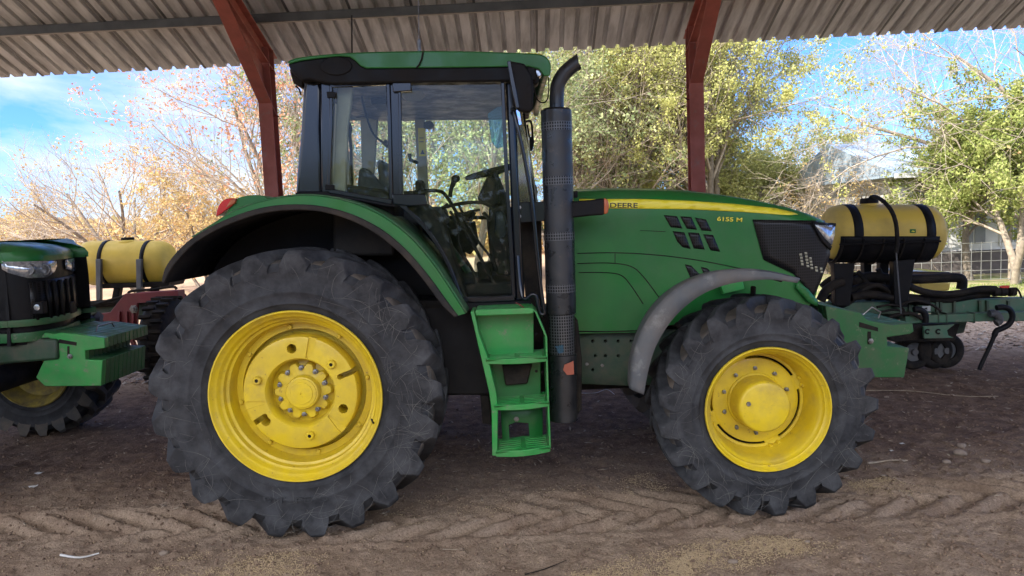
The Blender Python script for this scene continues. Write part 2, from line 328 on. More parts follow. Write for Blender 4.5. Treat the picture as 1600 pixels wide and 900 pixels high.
# value noise for terrain and scatter
def vnoise(x, y, seed=0):
    x = np.asarray(x, float); y = np.asarray(y, float)
    xi = np.floor(x).astype(np.int64); yi = np.floor(y).astype(np.int64); xf = x-xi; yf = y-yi
    def h(a, b):
        n = (a*374761393+b*668265263+seed*1442695041) & 0xffffffff
        n = ((n ^ (n >> 13))*1274126177) & 0xffffffff
        return ((n ^ (n >> 16)) & 0xffff)/65535.0
    u = xf*xf*(3-2*xf); v = yf*yf*(3-2*yf)
    return (h(xi, yi)*(1-u)+h(xi+1, yi)*u)*(1-v)+(h(xi, yi+1)*(1-u)+h(xi+1, yi+1)*u)*v
def fbm(x, y, o=4, seed=0):
    s = 0; a = .5
    for i in range(o): s = s+a*(vnoise(np.asarray(x)*2**i, np.asarray(y)*2**i, seed+i*17)-.5); a *= .5
    return s
# ------------------------------------------------------------------ ground
def track(x, y):
    d = 0
    for yc, hw in ((.27, .33),):
        a = (y-yc)/hw; m = np.clip((1-np.abs(a))*5, 0, 1)
        ph = x/.31+np.abs(a)*1.5+.40*fbm(x*1.3, y*1.8, 3, 5)+np.where(a > 0, .5, 0)
        s = np.sin(2*np.pi*ph); g = np.tanh(s*2.2-.5)
        br = np.clip(fbm(x*.9+7, y*1.7, 3, 31)*5+.9, 0, 1)*(.7+1.0*np.clip(fbm(x*5, y*5, 3, 61)+.3, 0, 1))
        edge = np.exp(-((np.abs(a)-1.08)/.12)**2)*.016
        d = d+m*br*(g*.032-.014)+edge*br
    return d
def gheight(x, y):
    x = np.asarray(x, float); y = np.asarray(y, float)
    near = np.clip(1-(np.hypot(x, y)-12)/10, 0, 1)
    h = fbm(x*.5, y*.5, 3, 3)*.05+fbm(x*2.2, y*2.2, 4, 9)*.040+np.abs(fbm(x*9, y*9, 3, 13))*.040+np.clip(fbm(x*17, y*17, 3, 15)-.02, 0, 1)*.060
    rut = 0
    h = h*near-.012+rut*near
    far = np.clip((np.hypot(x, y-10)-30)/60, 0, 1); h = h+far*fbm(x*.03, y*.03, 3, 77)*2.0
    inr = (np.abs(x) < 6) & (y > -1.5) & (y < 1.8)
    h = h+np.where(inr, track(x, y), 0)
    return h
def axis(lo, hi, st, ends, grow=1.13):
    c = list(np.arange(lo, hi, st)); s = st; x = c[-1]
    while x < ends[1]: s *= grow; x += s; c.append(x)
    s = st; x = c[0]; l = []
    while x > ends[0]: s *= grow; x -= s; l.append(x)
    return np.array(l[::-1]+c)
gx = axis(-4.2, 5.2, .019, (-500, 500), 1.08); gy = axis(-1.6, 1.6, .018, (-60, 900), 1.035)
GX, GY = np.meshgrid(gx, gy); GZ = gheight(GX, GY)
nx, ny = len(gx), len(gy); idx = np.arange(nx*ny).reshape(ny, nx)
F = np.stack([idx[:-1, :-1], idx[:-1, 1:], idx[1:, 1:], idx[1:, :-1]], -1).reshape(-1, 4)
g = nmesh('ground', np.stack([GX, GY, GZ], -1).reshape(-1, 3), F, 'dark', smooth=True)
tag(g, kind='structure')
def ground_mat():
    m = bpy.data.materials.new('bare_earth'); m.use_nodes = True; t = m.node_tree; k = t.links.new; b = t.nodes['Principled BSDF']
    b.inputs['Roughness'].default_value = .95; b.inputs['Specular IOR Level'].default_value = .15
    co = nd(t, 'ShaderNodeTexCoord')
    def noise(s, d=6, r=.6):
        n = nd(t, 'ShaderNodeTexNoise'); n.inputs['Scale'].default_value = s; n.inputs['Detail'].default_value = d; n.inputs['Roughness'].default_value = r; k(co.outputs['Object'], n.inputs['Vector']); return n.outputs['Fac']
    def rng(v, a, bb, lo=0, hi=1):
        n = nd(t, 'ShaderNodeMapRange'); n.inputs['From Min'].default_value = a; n.inputs['From Max'].default_value = bb; n.inputs['To Min'].default_value = lo; n.inputs['To Max'].default_value = hi; k(v, n.inputs['Value']); return n.outputs[0]
    def mix(f, a, bb):
        n = nd(t, 'ShaderNodeMix', data_type='RGBA'); k(f, n.inputs[0])
        for i, v in ((6, a), (7, bb)):
            if isinstance(v, tuple): n.inputs[i].default_value = (*v, 1)
            else: k(v, n.inputs[i])
        return n.outputs[2]
    def math_(op, a, bb):
        n = nd(t, 'ShaderNodeMath', operation=op)
        for i, v in ((0, a), (1, bb)):
            if isinstance(v, (int, float)): n.inputs[i].default_value = v
            else: k(v, n.inputs[i])
        return n.outputs[0]
    s = nd(t, 'ShaderNodeSeparateXYZ'); k(co.outputs['Object'], s.inputs[0]); X, Y, Z = s.outputs
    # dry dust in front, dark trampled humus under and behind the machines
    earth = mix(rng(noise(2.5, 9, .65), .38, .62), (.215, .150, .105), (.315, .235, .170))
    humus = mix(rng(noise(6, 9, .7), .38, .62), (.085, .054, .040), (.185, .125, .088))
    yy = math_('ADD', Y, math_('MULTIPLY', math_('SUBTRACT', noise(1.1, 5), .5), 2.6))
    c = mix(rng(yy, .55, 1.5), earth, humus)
    fine = rng(noise(70, 4), .35, .7, .72, 1.18)
    mu = nd(t, 'ShaderNodeMix', data_type='RGBA', blend_type='MULTIPLY'); mu.inputs[0].default_value = 1; k(c, mu.inputs[6]); k(fine, mu.inputs[7]); c = mu.outputs[2]
    # leaf litter beyond the shed, then lawn on the right
    litter = mix(rng(noise(14, 8, .75), .38, .62), (.13, .085, .06), (.42, .33, .26))
    farl = mix(rng(noise(1.2, 8, .7), .4, .6), (.42, .28, .19), (.36, .25, .15))
    y2 = math_('ADD', Y, math_('MULTIPLY', math_('SUBTRACT', noise(.9, 6), .5), 2.5))
    c = mix(rng(y2, 4.3, 5.6), c, litter)
    c = mix(rng(y2, 9, 12), c, farl)
    grass = mix(rng(noise(1.7, 8, .7), .4, .6), (.16, .19, .07), (.33, .27, .17))
    gm = math_('MULTIPLY', rng(y2, 9.0, 10.0), rng(math_('ADD', X, math_('MULTIPLY', noise(.7), 3)), 4, 6.5))
    c = mix(gm, c, grass)
    k(c, b.inputs['Base Color'])
    bp = nd(t, 'ShaderNodeBump'); bp.inputs['Strength'].default_value = 1.0; bp.inputs['Distance'].default_value = .022
    hh = math_('ADD', math_('MULTIPLY', noise(60, 8, .7), .6), math_('MULTIPLY', noise(14, 6), 1.0)); k(hh, bp.inputs['Height']); k(bp.outputs[0], b.inputs['Normal'])
    return m
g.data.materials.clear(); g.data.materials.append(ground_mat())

# ------------------------------------------------------------------ shed
ya = R(1.7); E = Vector((math.cos(ya), -math.sin(ya), 0)); Nn = Vector((math.sin(ya), math.cos(ya), 0))
E0 = at(833, 81, 5.0)                                   # a point on the far eave
dv = ray(850, 770); dv = dv/dv.length; slope = -dv.z/math.hypot(dv.x, dv.y)
def roofp(e, n, dz=0): return E0+E*e-Nn*n+Vector((0, 0, slope*n+dz))
RIDGE, NEAR = 5.8, 9.4
def roofp2(e, n, dz=0):
    if n <= RIDGE: return roofp(e, n, dz)
    return roofp(e, RIDGE, dz-slope*(n-RIDGE))-Nn*(n-RIDGE)
shed = thing('open_shed', (E0.x, -1, 0), 'open-sided farm shed with ribbed metal roof on red steel posts above the tractors', 'shed')
PITCH = .1745; NR = 128
def sheet(n0, n1, name):
    prof = []
    for i in range(-NR//2, NR//2):
        x = i*PITCH; prof += [(x-.032, 0), (x-.018, .038), (x+.018, .038), (x+.032, 0)]
    rows = [[roofp2(x, n, z) for x, z in prof] for n in (n0, n1)]
    m = MB(); m.grid(rows); o = m.build(name, 'zinc', shed, smooth=0, recalc=False); return o
M['zinc'] = pbr('weathered_zinc_sheet', (.58, .58, .57), (.44, .44, .44), 1.5, .5, metal=.2, dust=(.17, .15, .13), damt=.55, dscale=2.2)
for n_ in [q for q in M['zinc'].node_tree.nodes if q.type == 'TEX_NOISE']:      # streaks run down the sheets
    mpn = nd(M['zinc'].node_tree, 'ShaderNodeMapping'); mpn.inputs['Scale'].default_value = (4.0, .6, .6); l_ = n_.inputs['Vector'].links[0]; M['zinc'].node_tree.links.new(l_.from_socket, mpn.inputs[0]); M['zinc'].node_tree.links.new(mpn.outputs[0], n_.inputs['Vector'])
sheet(-.0, RIDGE, 'roof_sheeting'); sheet(RIDGE, NEAR, 'roof_sheeting')
for k in range(-12, 13):        # side laps every fourth rib
    x = k*4*PITCH+.032; m = MB(); m.prism([roofp2(x, -.012, .001), roofp2(x+.03, -.012, .001), roofp2(x+.03, -.012, -.003), roofp2(x, -.012, -.003)], roofp2(x, RIDGE, 0)-roofp2(x, -.012, 0)); m.build('sheet_lap', 'purlin', shed, smooth=0)
def purl(n):
    m = MB(); a = roofp2(-11.2, n, -.002); b = roofp2(11.2, n, -.002); t = Vector((0, 0, -.10))
    m.prism([a, a+t, a+t+Nn*.055, a+t*.8+Nn*.055, a+t*.97+Nn*.003, a+t*.03+Nn*.003, a+t*.03+Nn*.055, a+Nn*.055][::-1] if 0 else [a, a+t, a+t+Nn*.06, a+Nn*.06], b-a)
    m.build('purlin', 'purlin', shed, bevel=.006)
for n in (.95, 2.25, 3.55, 4.85, 6.4, 7.8, 9.1): purl(n)
def hbeam(a, b, side, wid, dep, name, mat, fl=.012, bolts=False):
    # I-section from a to b: flanges face +-dep, width along side
    a = Vector(a); b = Vector(b); ax = (b-a).normalized(); s = Vector(side).normalized(); q = ax.cross(s).normalized(); m = MB(); c = (a+b)/2; hl = (b-a)/2
    for sg in (-1, 1): m.obox(c+q*sg*(dep/2), hl, s*wid/2, q*fl/2)
    m.obox(c, hl, s*.005, q*(dep/2-fl/2))
    return m
pc = []
for pxx, pyy in ((421, 200), (1087, 200)):
    d = ray(pxx, pyy); t = (E0-Nn*.55-CAM).dot(Nn)/d.dot(Nn); p = CAM+d*t; pc.append((p-E0).dot(E))
bay = pc[1]-pc[0]
for i in (-1, 0, 1, 2):
    e = pc[0]+bay*i
    for n, far in ((.55, True), (NEAR-.55, False)):
        top = roofp2(e, n, -.14); base = Vector((top.x, top.y, -.3))
        o = hbeam(base, top, E, .165, .17, 'post', 'red').build('post', 'red', shed, bevel=.003)
    for (n0, n1) in ((.35, RIDGE), (NEAR-.35, RIDGE)):
        a = roofp2(e, n0, -.235); b = roofp2(e, n1, -.235)
        hbeam(a, b, E, .15, .22, 'rafter', 'red').build('rafter', 'red', shed, bevel=.003)
        # tapered haunch below the rafter at the post
        ax = (b-a).normalized(); up_ = ax.cross(E); up_ = up_ if up_.z > 0 else -up_
        p1 = a-up_*.12; p2 = a-up_*.12+ax*1.5; p3 = Vector((a.x, a.y, a.z-.62)); ny_ = Nn*(-.09 if n0 < RIDGE else .09)
        m = MB(); web = [p1+ny_, p2, p3+ny_]; m.prism([w_-E*.005 for w_ in web], E*.01)
        m.prism([w_-E*.075 for w_ in (p2, p3+ny_, p3+ny_-Vector((0, 0, .014)), p2-Vector((0, 0, .014)))], E*.15)
        m.build('haunch', 'red', shed, bevel=.002)
        cl = MB(); pz = p3+ny_*1.1; cl.tube([pz+E*x+Nn*(-.02)+Vector((0, 0, .02*math.sin(x*30))) for x in np.linspace(-.1, .1, 9)], .007); cl.build('wire_tie', 'dark', shed)
# ------------------------------------------------------------------ wheels
def tyre_mb(c, y0, Rt, W, rr, N, sgn=1, near=True):
    """outer tread radius Rt, rim radius rr; near sidewall at y0"""
    Rb = Rt-.062
    prof = [(rr-.012, .045), (rr+.012, .030), (rr+.03, .022), (rr+.044, .010), (rr+.048, .004), (rr+.056, .004), (rr+.060, .006), (rr+(Rb-rr)*.35, -.003), (rr+(Rb-rr)*.37, -.007), (rr+(Rb-rr)*.40, -.007), (rr+(Rb-rr)*.42, -.003), (rr+(Rb-rr)*.6, -.004), (rr+(Rb-rr)*.76, .002), (rr+(Rb-rr)*.78, -.002), (rr+(Rb-rr)*.80, .005), (Rb-.02, .028), (Rb-.004, .055), (Rb+.004, .12), (Rb+.008, W/2)]
    prof = prof+[(r, W-y) for r, y in prof[::-1][1:]]
    body = MB(); body.lathe((c.x, y0, c.z), prof, 120)
    lug = MB(); pitch = 2*math.pi/N
    for side in (0, 1):
        for i in range(N):
            th0 = (i+.5*side)*pitch
            secs = []
            # (y, r_base, r_tip, half-angle base, half-angle tip, sweep)
            S = [(.006, Rb-.12, Rb-.11, .105, .100, -.03), (-.008, Rb-.055, Rb-.03, .100, .080, -.02), (-.005, Rb-.04, Rt-.024, .090, .052, .0), (.014, Rb-.02, Rt-.004, .082, .044, .015),
                 (.09, Rb-.004, Rt+.001, .062, .036, .085), (.17, Rb-.002, Rt+.002, .056, .034, .17), (W/2-.02, Rb, Rt+.003, .052, .033, .27), (W/2+.035, Rb+.002, Rt-.004, .045, .030, .335)]
            f = pitch/.299
            for (y, rb, rt_, hb, ht, sw) in S:
                yy = y if side == 0 else W-y; row = []
                for (r_, a) in ((rb, -hb*f), (rt_, (.026-ht)*f), (rt_, (.026+ht)*f), (rb, hb*f)):
                    a2 = th0-sgn*(sw*f)+a*sgn
                    row.append((c.x+r_*math.cos(a2), y0+yy, c.z+r_*math.sin(a2)))
                secs.append(row)
            b0 = len(lug.v); lug.grid(secs); n = len(secs)
            lug.f += [(b0, b0+1, b0+2, b0+3), tuple(b0+(n-1)*4+k for k in (3, 2, 1, 0))]
    for m in (body, lug):
        m.v = [(x, y, max(z, .004) if z < .03 else z) for x, y, z in m.v]
    return body, lug
def dirty_tread(o, c, rmin):
    o.data.materials.append(M['lug']); o0 = ORG[o.name]
    for p in o.data.polygons:
        q = p.center+o0
        if math.hypot(q.x-c.x, q.z-c.z) > rmin: p.material_index = 1
def scratches(par, c, y0, Rt, rr, n, seed):
    Rb = Rt-.062; pr = [(rr+.05, .008), (rr+(Rb-rr)*.35, -.004), (rr+(Rb-rr)*.6, -.004), (rr+(Rb-rr)*.80, -.006), (Rt-.03, -.009)]
    rng = np.random.default_rng(seed); m = MB(); k = 0
    while k < n:
        a = rng.uniform(0, 6.283); r_ = rng.uniform(rr+.04, Rt-.05)
        if fbm(math.cos(a)*2+5, math.sin(a)*2+5, 2, seed) < -.02 and rng.random() < .7: continue
        k += 1; p = np.array([r_*math.cos(a), r_*math.sin(a)]); th = rng.uniform(0, 6.283); cur = rng.normal(0, 5); ln = rng.uniform(.05, .30); wd = rng.uniform(.0003, .0009); A_ = []; B_ = []
        for i in range(11):
            rad = math.hypot(*p)
            if rad < rr+.035 or rad > Rt-.045: break
            y = y0+float(np.interp(rad, [q[0] for q in pr], [q[1] for q in pr]))-.003; n_ = np.array([-math.sin(th), math.cos(th)]); w_ = wd*math.sin(math.pi*(i+.5)/11)+.0002
            A_.append((c.x+p[0]+n_[0]*w_, y, c.z+p[1]+n_[1]*w_)); B_.append((c.x+p[0]-n_[0]*w_, y, c.z+p[1]-n_[1]*w_)); p = p+np.array([math.cos(th), math.sin(th)])*ln/10; th += cur*ln/10+rng.normal(0, .05)
        if len(A_) > 3: m.grid([A_, B_])
    m.build('scratch_marks', 'scr', par, smooth=0, recalc=False)
def bolt(m, c, r=.011, l=.02, y=0):
    m.lathe((c[0], c[1], c[2]), [(0, -l), (r*.55, -l), (r*.6, -l*.55), (r, -l*.5), (r, 0), (r*1.3, 0), (r*1.3, .003)], 6)
def rear_wheel(tr, c, y0, near=True, label=None):
    wh = node('rear_wheel', tr, label)
    if near: P = lambda y: y0+y
    body, lug = tyre_mb(c, y0, .905, .56, .528, 21)
    t = body.build('tyre', 'tyre', wh, smooth=50); dirty_tread(t, c, .83)
    if near: scratches(t, c, y0, .905, .528, 260, 4)
    lug.build('tread_lugs', 'tyre_l', wh, bevel=.006, smooth=40)
    F_ = (lambda y: y) if near else (lambda y: .56-y)
    L_ = lambda pr: [(r, F_(y)) for r, y in pr]
    rim = MB(); cc = (c.x, y0, c.z)
    rim.lathe(cc, L_([(.520, .050), (.532, .030), (.536, .012), (.532, .004), (.525, .004), (.519, .012), (.512, .030), (.500, .040), (.492, .048), (.487, .075), (.480, .082), (.470, .088), (.463, .12), (.455, .125), (.448, .128), (.441, .16), (.435, .215), (.434, .225), (.395, .222), (.392, .228), (.392, .26), (.44, .26), (.445, .30), (.50, .50), (.53, .54)]), 96)
    rim.build('rim', 'yellow', wh, smooth=40)
    if not near: return wh
    return wh
def text_ring(par, c, y, r, txt, a0, h, mat, step=None, flip=1):
    for i, ch in enumerate(txt):
        if ch == ' ': continue
        a = a0-flip*i*(step or h*1.05/r)
        u = Vector((math.sin(a), 0, -math.cos(a)))*flip; o_ = Vector((c.x+r*math.cos(a), y, c.z+r*math.sin(a)))
        yield ch, o_, u

tractor = thing('tractor', (-.2, 1.2, 0), 'large green tractor with yellow wheels, seen whole from the side in the centre', 'tractor')
CR = at(462, 620, .02); CF = at(1200, 640, .05)
# --- near rear wheel
wr = rear_wheel(tractor, CR, 0.0)
cx, cz = CR.x, CR.z
ring = MB(); ring.lathe((cx, .115, cz), [(.415, .03), (.415, .012), (.36, .012), (.36, .03)], 96); 
m = MB()
# recessed dish and wheel weight (a thick disc with holes, slots and bosses)
dish = MB(); dish.lathe((cx, 0, cz), [(.42, .30), (.36, .30), (.25, .235), (.10, .212), (0, .212)], 96); dish.build('dish', 'yellow', wr, smooth=30)
wt = MB(); wt.lathe((cx, 0, cz), [(.205, .16), (.212, .130), (.222, .118), (.345, .118), (.355, .122), (.360, .130), (.364, .235), (.205, .235), (.205, .16)], 96)
wto = wt.build('wheel_weight', 'yellow', wr, smooth=30)
cut = MB()
def pol(r, deg, y=0): a = R(deg); return (cx+r*math.cos(a), y, cz+r*math.sin(a))
for a in (97, 337, 217):
    cut.lathe(pol(.285, a), [(0, .05), (.030, .05), (.030, .25), (0, .25)], 24)
def radial_slot(m, a, r_in, r_out, w_, y_in, y_out):
    d = Vector((math.cos(R(a)), 0, math.sin(R(a)))); n_ = Vector((-d.z, 0, d.x)); c_ = Vector((cx, 0, cz))+d*(r_in+r_out)/2
    m.obox(c_+Vector((0, (y_in+y_out)/2, 0)), d*(r_out-r_in)/2, n_*w_/2, Vector((0, (y_out-y_in)/2, 0)))
    m.lathe((cx+d.x*r_in, 0, cz+d.z*r_in), [(0, y_in), (w_/2, y_in), (w_/2, y_out), (0, y_out)], 16)
radial_slot(cut, 20, .27, .42, .034, .05, .25); radial_slot(cut, 211, .27, .42, .034, .05, .25)
carve(wto, cut)
cut2 = MB()
for a in (76, 318, 193):          # shallow wedge recesses
    d = Vector((math.cos(R(a)), 0, math.sin(R(a)))); n_ = Vector((-d.z, 0, d.x)); o_ = Vector((cx, .10, cz))
    cut2.prism([o_+d*.225+n_*.008, o_+d*.225-n_*.008, o_+d*.33-n_*.036, o_+d*.37-n_*.036, o_+d*.37+n_*.012], .030)
carve(wto, cut2)
bs = MB()
for a in (40, 160, 280):
    bs = MB(); bs.lathe(pol(.275, a), [(.0115, .12), (.0115, .088), (.021, .088), (.026, .094), (.028, .12)], 20)
    bo = bs.build('weight_boss', 'yellow', wr, smooth=30)
    bh = MB(); bh.lathe(pol(.275, a), [(0, .094), (.0117, .094), (.0117, .1)], 14); bh.build('boss_hole', 'dark', wr)
# scalloped hub casting
rows = []
for (r_, y, k) in ((.176, .259, 1), (.172, .20, 1), (.160, .178, 1), (.118, .172, .3), (.10, .17, 0), (0, .17, 0)):
    lob = lambda a: .018*math.tanh(2.2*math.cos(10*a))
    rows.append([(cx+(r_+k*lob(a))*math.cos(a), y, cz+(r_+k*lob(a))*math.sin(a)) for a in [2*math.pi*i/160 for i in range(160)]])
h = MB(); h.grid(rows, True); h.build('hub', 'yellow', wr, smooth=30)
h = MB(); h.lathe((cx+.012, 0, cz), [(.108, .172), (.105, .125), (.100, .115), (.092, .113), (.090, .108), (.07, .106), (.068, .102), (.03, .100), (.008, .099), (.007, .106), (0, .106)], 48); h.build('axle_cap', 'yellow', wr, smooth=30)
for i in range(10):
    b = MB(); a = R(18+36*i); bolt(b, (cx+.148*math.cos(a), .182, cz+.148*math.sin(a)), .015, .034); b.build('wheel_bolt', 'steel', wr, smooth=20)
for i in range(8):
    b = MB(); a = R(9+45*i); b.lathe((cx+.413*math.cos(a), .218, cz+.413*math.sin(a)), [(0, -.014), (.010, -.014), (.014, -.010), (.015, 0)], 14); b.build('rim_bolt', 'yellow', wr)
b = MB(); a = R(-22); b.tube([(cx+.475*math.cos(a), .10, cz+.475*math.sin(a)), (cx+.500*math.cos(a), .03, cz+.500*math.sin(a))], [.008, .006]); b.build('valve', 'dark', wr)
# --- front wheel (near)
wf = node('front_wheel', tractor)
fx, fz = CF.x, CF.z
body, lug = tyre_mb(CF, .03, .690, .46, .388, 21)
t = body.build('tyre', 'tyre', wf, smooth=50); dirty_tread(t, CF, .615); scratches(t, CF, .03, .69, .388, 170, 9); lug.build('tread_lugs', 'tyre_l', wf, bevel=.006, smooth=40)
rim = MB(); rim.lathe((fx, .03, fz), [(.380, .05), (.392, .030), (.395, .012), (.391, .004), (.384, .004), (.378, .014), (.370, .034), (.362, .040), (.357, .062), (.350, .070), (.342, .080), (.330, .14), (.322, .20), (.315, .235), (.312, .26), (.296, .262), (.294, .275), (.30, .29), (.32, .30), (.37, .42), (.39, .44)], 96)
rim.build('rim', 'yellow', wf, smooth=40)
d = MB(); d.lathe((fx, .03, fz), [(.283, .30), (.279, .262), (.26, .256), (.20, .262), (.155, .266), (0, .266)], 72); do = d.build('disc', 'yellow', wf, smooth=30)
d = MB(); d.lathe((fx, .03, fz), [(.32, .32), (0, .32)], 48); d.build('brake_housing', 'dark', wf)
for i in range(4):
    for s in (-5, 5):
        a = R(22+90*i+s); b = MB(); b.lathe((fx+.318*math.cos(a), .285, fz+.318*math.sin(a)), [(0, -.03), (.012, -.03), (.016, -.02), (.017, 0)], 14); b.build('rim_bolt', 'yellow', wf)
for i in range(4):
    a = R(22+90*i); b = MB(); dd = Vector((math.cos(a), 0, math.sin(a))); nn = Vector((-dd.z, 0, dd.x)); b.obox(Vector((fx, .30, fz))+dd*.285, dd*.03, nn*.05, Vector((0, .008, 0))); b.build('rim_lug', 'yellow', wf, bevel=.006)
hc = MB(); hc.lathe((fx, .03, fz), [(.185, .266), (.18, .25), (.172, .245), (.166, .11), (.163, .085), (.155, .074), (.145, .070), (.05, .068), (0, .068)], 64); hc.build('hub_cap', 'yellow', wf, smooth=35)
b = MB(); b.lathe((fx-.105, .03+.068, fz+.028), [(0, -.004), (.008, -.004), (.008, -.010), (.014, -.010), (.016, -.002), (.016, .002)], 6); b.build('drain_plug', 'steel', wf)
for i in range(10):
    a = R(18+36*i); b = MB(); bolt(b, (fx+.215*math.cos(a), .291, fz+.215*math.sin(a)), .013, .034); b.build('wheel_bolt', 'steel', wf)
# --- far wheels
rear_wheel(tractor, CR, 1.86, near=False)
wf2 = node('front_wheel', tractor); body, lug = tyre_mb(CF, 1.93, .690, .46, .388, 21)
body.build('tyre', 'tyre', wf2, smooth=50); lug.build('tread_lugs', 'lug', wf2)
rim = MB(); rim.lathe((fx, 1.93, fz), [(.38, .05), (.395, .02), (.35, .07), (.30, .2), (0, .2)], 48); rim.build('rim', 'yellow', wf2)
# sidewall lettering, moulded in low relief (illegible dust-filled letters in the photo)
for (txt, a0, r_, h_) in (('TRACTOR', -122, .70, .040), ('R38', -30, .69, .030), ('RADIAL', 205, .69, .026)):
    pass

# ------------------------------------------------------------------ chassis, axle
def pbuild(name, px, Y, d, mat, parent=None, bevel=.006, smooth=35, closed_sm=0):
    if closed_sm: px = [(p.x, p.y) for p in sm([(a, b, 0) for a, b in px], closed_sm, True)]
    m = MB(); m.pp(px, Y, d); return m.build(name, mat, parent or tractor, bevel=bevel, smooth=smooth)
def pxz(p, Y): return at(p[0], p[1], Y)
pbuild('transmission', [(600, 440), (800, 480), (905, 490), (905, 590), (800, 600), (650, 600)], .95, .5, 'dark', bevel=.02)
pbuild('fuel_tank', [(690, 470), (735, 482), (760, 560), (770, 612), (766, 618), (700, 618), (640, 600), (640, 470)], .42, .5, 'black', bevel=.02)
pbuild('mud_flap', [(747, 575), (762, 600), (768, 664), (754, 662)], .45, .12, 'dark', bevel=.004)
fr = pbuild('side_frame', [(898, 518), (1060, 514), (1060, 600), (985, 603), (905, 600), (898, 595)], .88, .06, 'frame_g', bevel=.004)
cut = MB()
for q in ((926, 533), (946, 533), (966, 533), (986, 533), (930, 556), (946, 556), (966, 556), (926, 578), (1000, 560)):
    p = at(q[0], q[1], .88); cut.lathe((p.x, .85, p.z), [(0, 0), (.011, 0), (.011, .12), (0, .12)], 16)
carve(fr, cut)
for q in ((917, 569), (941, 571)):
    p = at(q[0], q[1], .88); m = MB(); bolt(m, (p.x, .88, p.z), .012, .015); m.build('frame_bolt', 'steel', tractor)
pbuild('front_frame', [(1000, 520), (1290, 480), (1290, 540), (1240, 590), (1000, 600)], 1.0, .5, 'dark', bevel=.01)
m = MB(); m.tube([(fx, .28, fz), (fx, .7, fz+.02), (fx, 1.2, fz+.06), (fx, 1.7, fz+.02), (fx, 2.1, fz)], [.16, .12, .13, .12, .16], 20); m.build('front_axle', 'dark', tractor)
m = MB(); m.tube([(cx, .2, cz), (cx, .6, cz), (cx, 1.9, cz), (cx, 2.2, cz)], [.15, .22, .22, .15], 20); m.build('rear_axle', 'dark', tractor)
m = MB(); m.box(cx+.3, fx-.1, 1.05, 1.4, .62, 1.0); m.build('driveline', 'dark', tractor, bevel=.02)
# ------------------------------------------------------------------ rear fender
A = sm([(300, 372, 0), (335, 350, 0), (365, 331, 0), (400, 318, 0), (440, 309, 0), (480, 306, 0), (520, 310, 0), (560, 321, 0), (600, 340, 0), (640, 371, 0), (675, 411, 0), (703, 452, 0), (727, 490, 0)], 4)
Bc = sm([(300, 373, 0), (335, 353, 0), (367, 338, 0), (402, 327, 0), (440, 321, 0), (485, 321, 0), (525, 328, 0), (562, 341, 0), (600, 362, 0), (635, 392, 0), (668, 430, 0), (695, 467, 0), (714, 494, 0)], 4)
C0 = sm([(252, 441, 0), (257, 420, 0), (272, 398, 0), (298, 373, 0), (333, 352, 0), (367, 337, 0), (402, 326, 0), (440, 320, 0), (485, 320, 0), (525, 327, 0), (562, 340, 0), (600, 361, 0), (635, 391, 0), (668, 429, 0), (695, 466, 0), (716, 494, 0)], 4)
C1 = sm([(256, 443, 0), (265, 424, 0), (280, 404, 0), (303, 381, 0), (337, 360, 0), (370, 346, 0), (404, 335, 0), (441, 329, 0), (485, 329, 0), (523, 336, 0), (558, 349, 0), (594, 370, 0), (629, 400, 0), (661, 437, 0), (688, 474, 0), (710, 496, 0)], 4)
Yf = .10
wa = [at(p.x, p.y, Yf) for p in A]; wb = [at(p.x, p.y, Yf) for p in Bc]; wc = [at(p.x, p.y, Yf-.015) for p in C0]; wd = [at(p.x, p.y, Yf-.015) for p in C1]
fen = node('rear_fender', tractor)
m = MB(); m.ribbon(wa, wb, .03); m.build('fender_skirt', 'green', fen, bevel=.008, smooth=50)
m = MB(); off = Vector((0, .012, 0)); m.grid([[p+Vector((0, t*.74+.015, .0)) for t in (0, .03, .1, .5, 1)] for p in wa]); o = m.build('fender_top', 'green_d', fen, recalc=False); q = o.modifiers.new('t', 'SOLIDIFY'); q.thickness = .012
m = MB(); m.ribbon(wc, wd, .03); m.build('rubber_edge', 'rubed', fen, bevel=.006, smooth=50)
m = MB(); m.grid([[p+Vector((0, t*.74+.02, 0)) for t in (0, .5, 1)] for p in wd]); o = m.build('fender_lining', 'black', fen, recalc=False); q = o.modifiers.new('t', 'SOLIDIFY'); q.thickness = .008
inner = [p+Vector((0, .74, 0)) for p in wc]; m = MB(); m.prism(inner+[Vector((inner[-1].x, inner[-1].y, .75)), Vector((inner[0].x+.2, inner[0].y, .9))], .03); m.build('inner_panel', 'black', fen)
# far fender
m = MB(); m.grid([[Vector((p.x, 1.62+t*.7, p.z)) for t in (0, .5, 1)] for p in wa]); o = m.build('fender_top', 'green_d', node('rear_fender', tractor), recalc=False); q = o.modifiers.new('t', 'SOLIDIFY'); q.thickness = .02
# tail light
tl = node('tail_light', tractor)
pbuild('lamp_housing', [(336, 352), (352, 335), (368, 312), (385, 306), (405, 305), (418, 311), (400, 322), (365, 336)], .30, .22, 'green', tl, bevel=.015, closed_sm=3)
pbuild('red_lens', [(338, 338), (341, 322), (352, 311), (368, 310), (366, 318), (352, 329)], .285, .2, 'redl', tl, bevel=.012, closed_sm=3)
pbuild('amber_lens', [(352, 325), (360, 312), (369, 310), (367, 318)], .28, .05, 'orange', tl, bevel=.006)
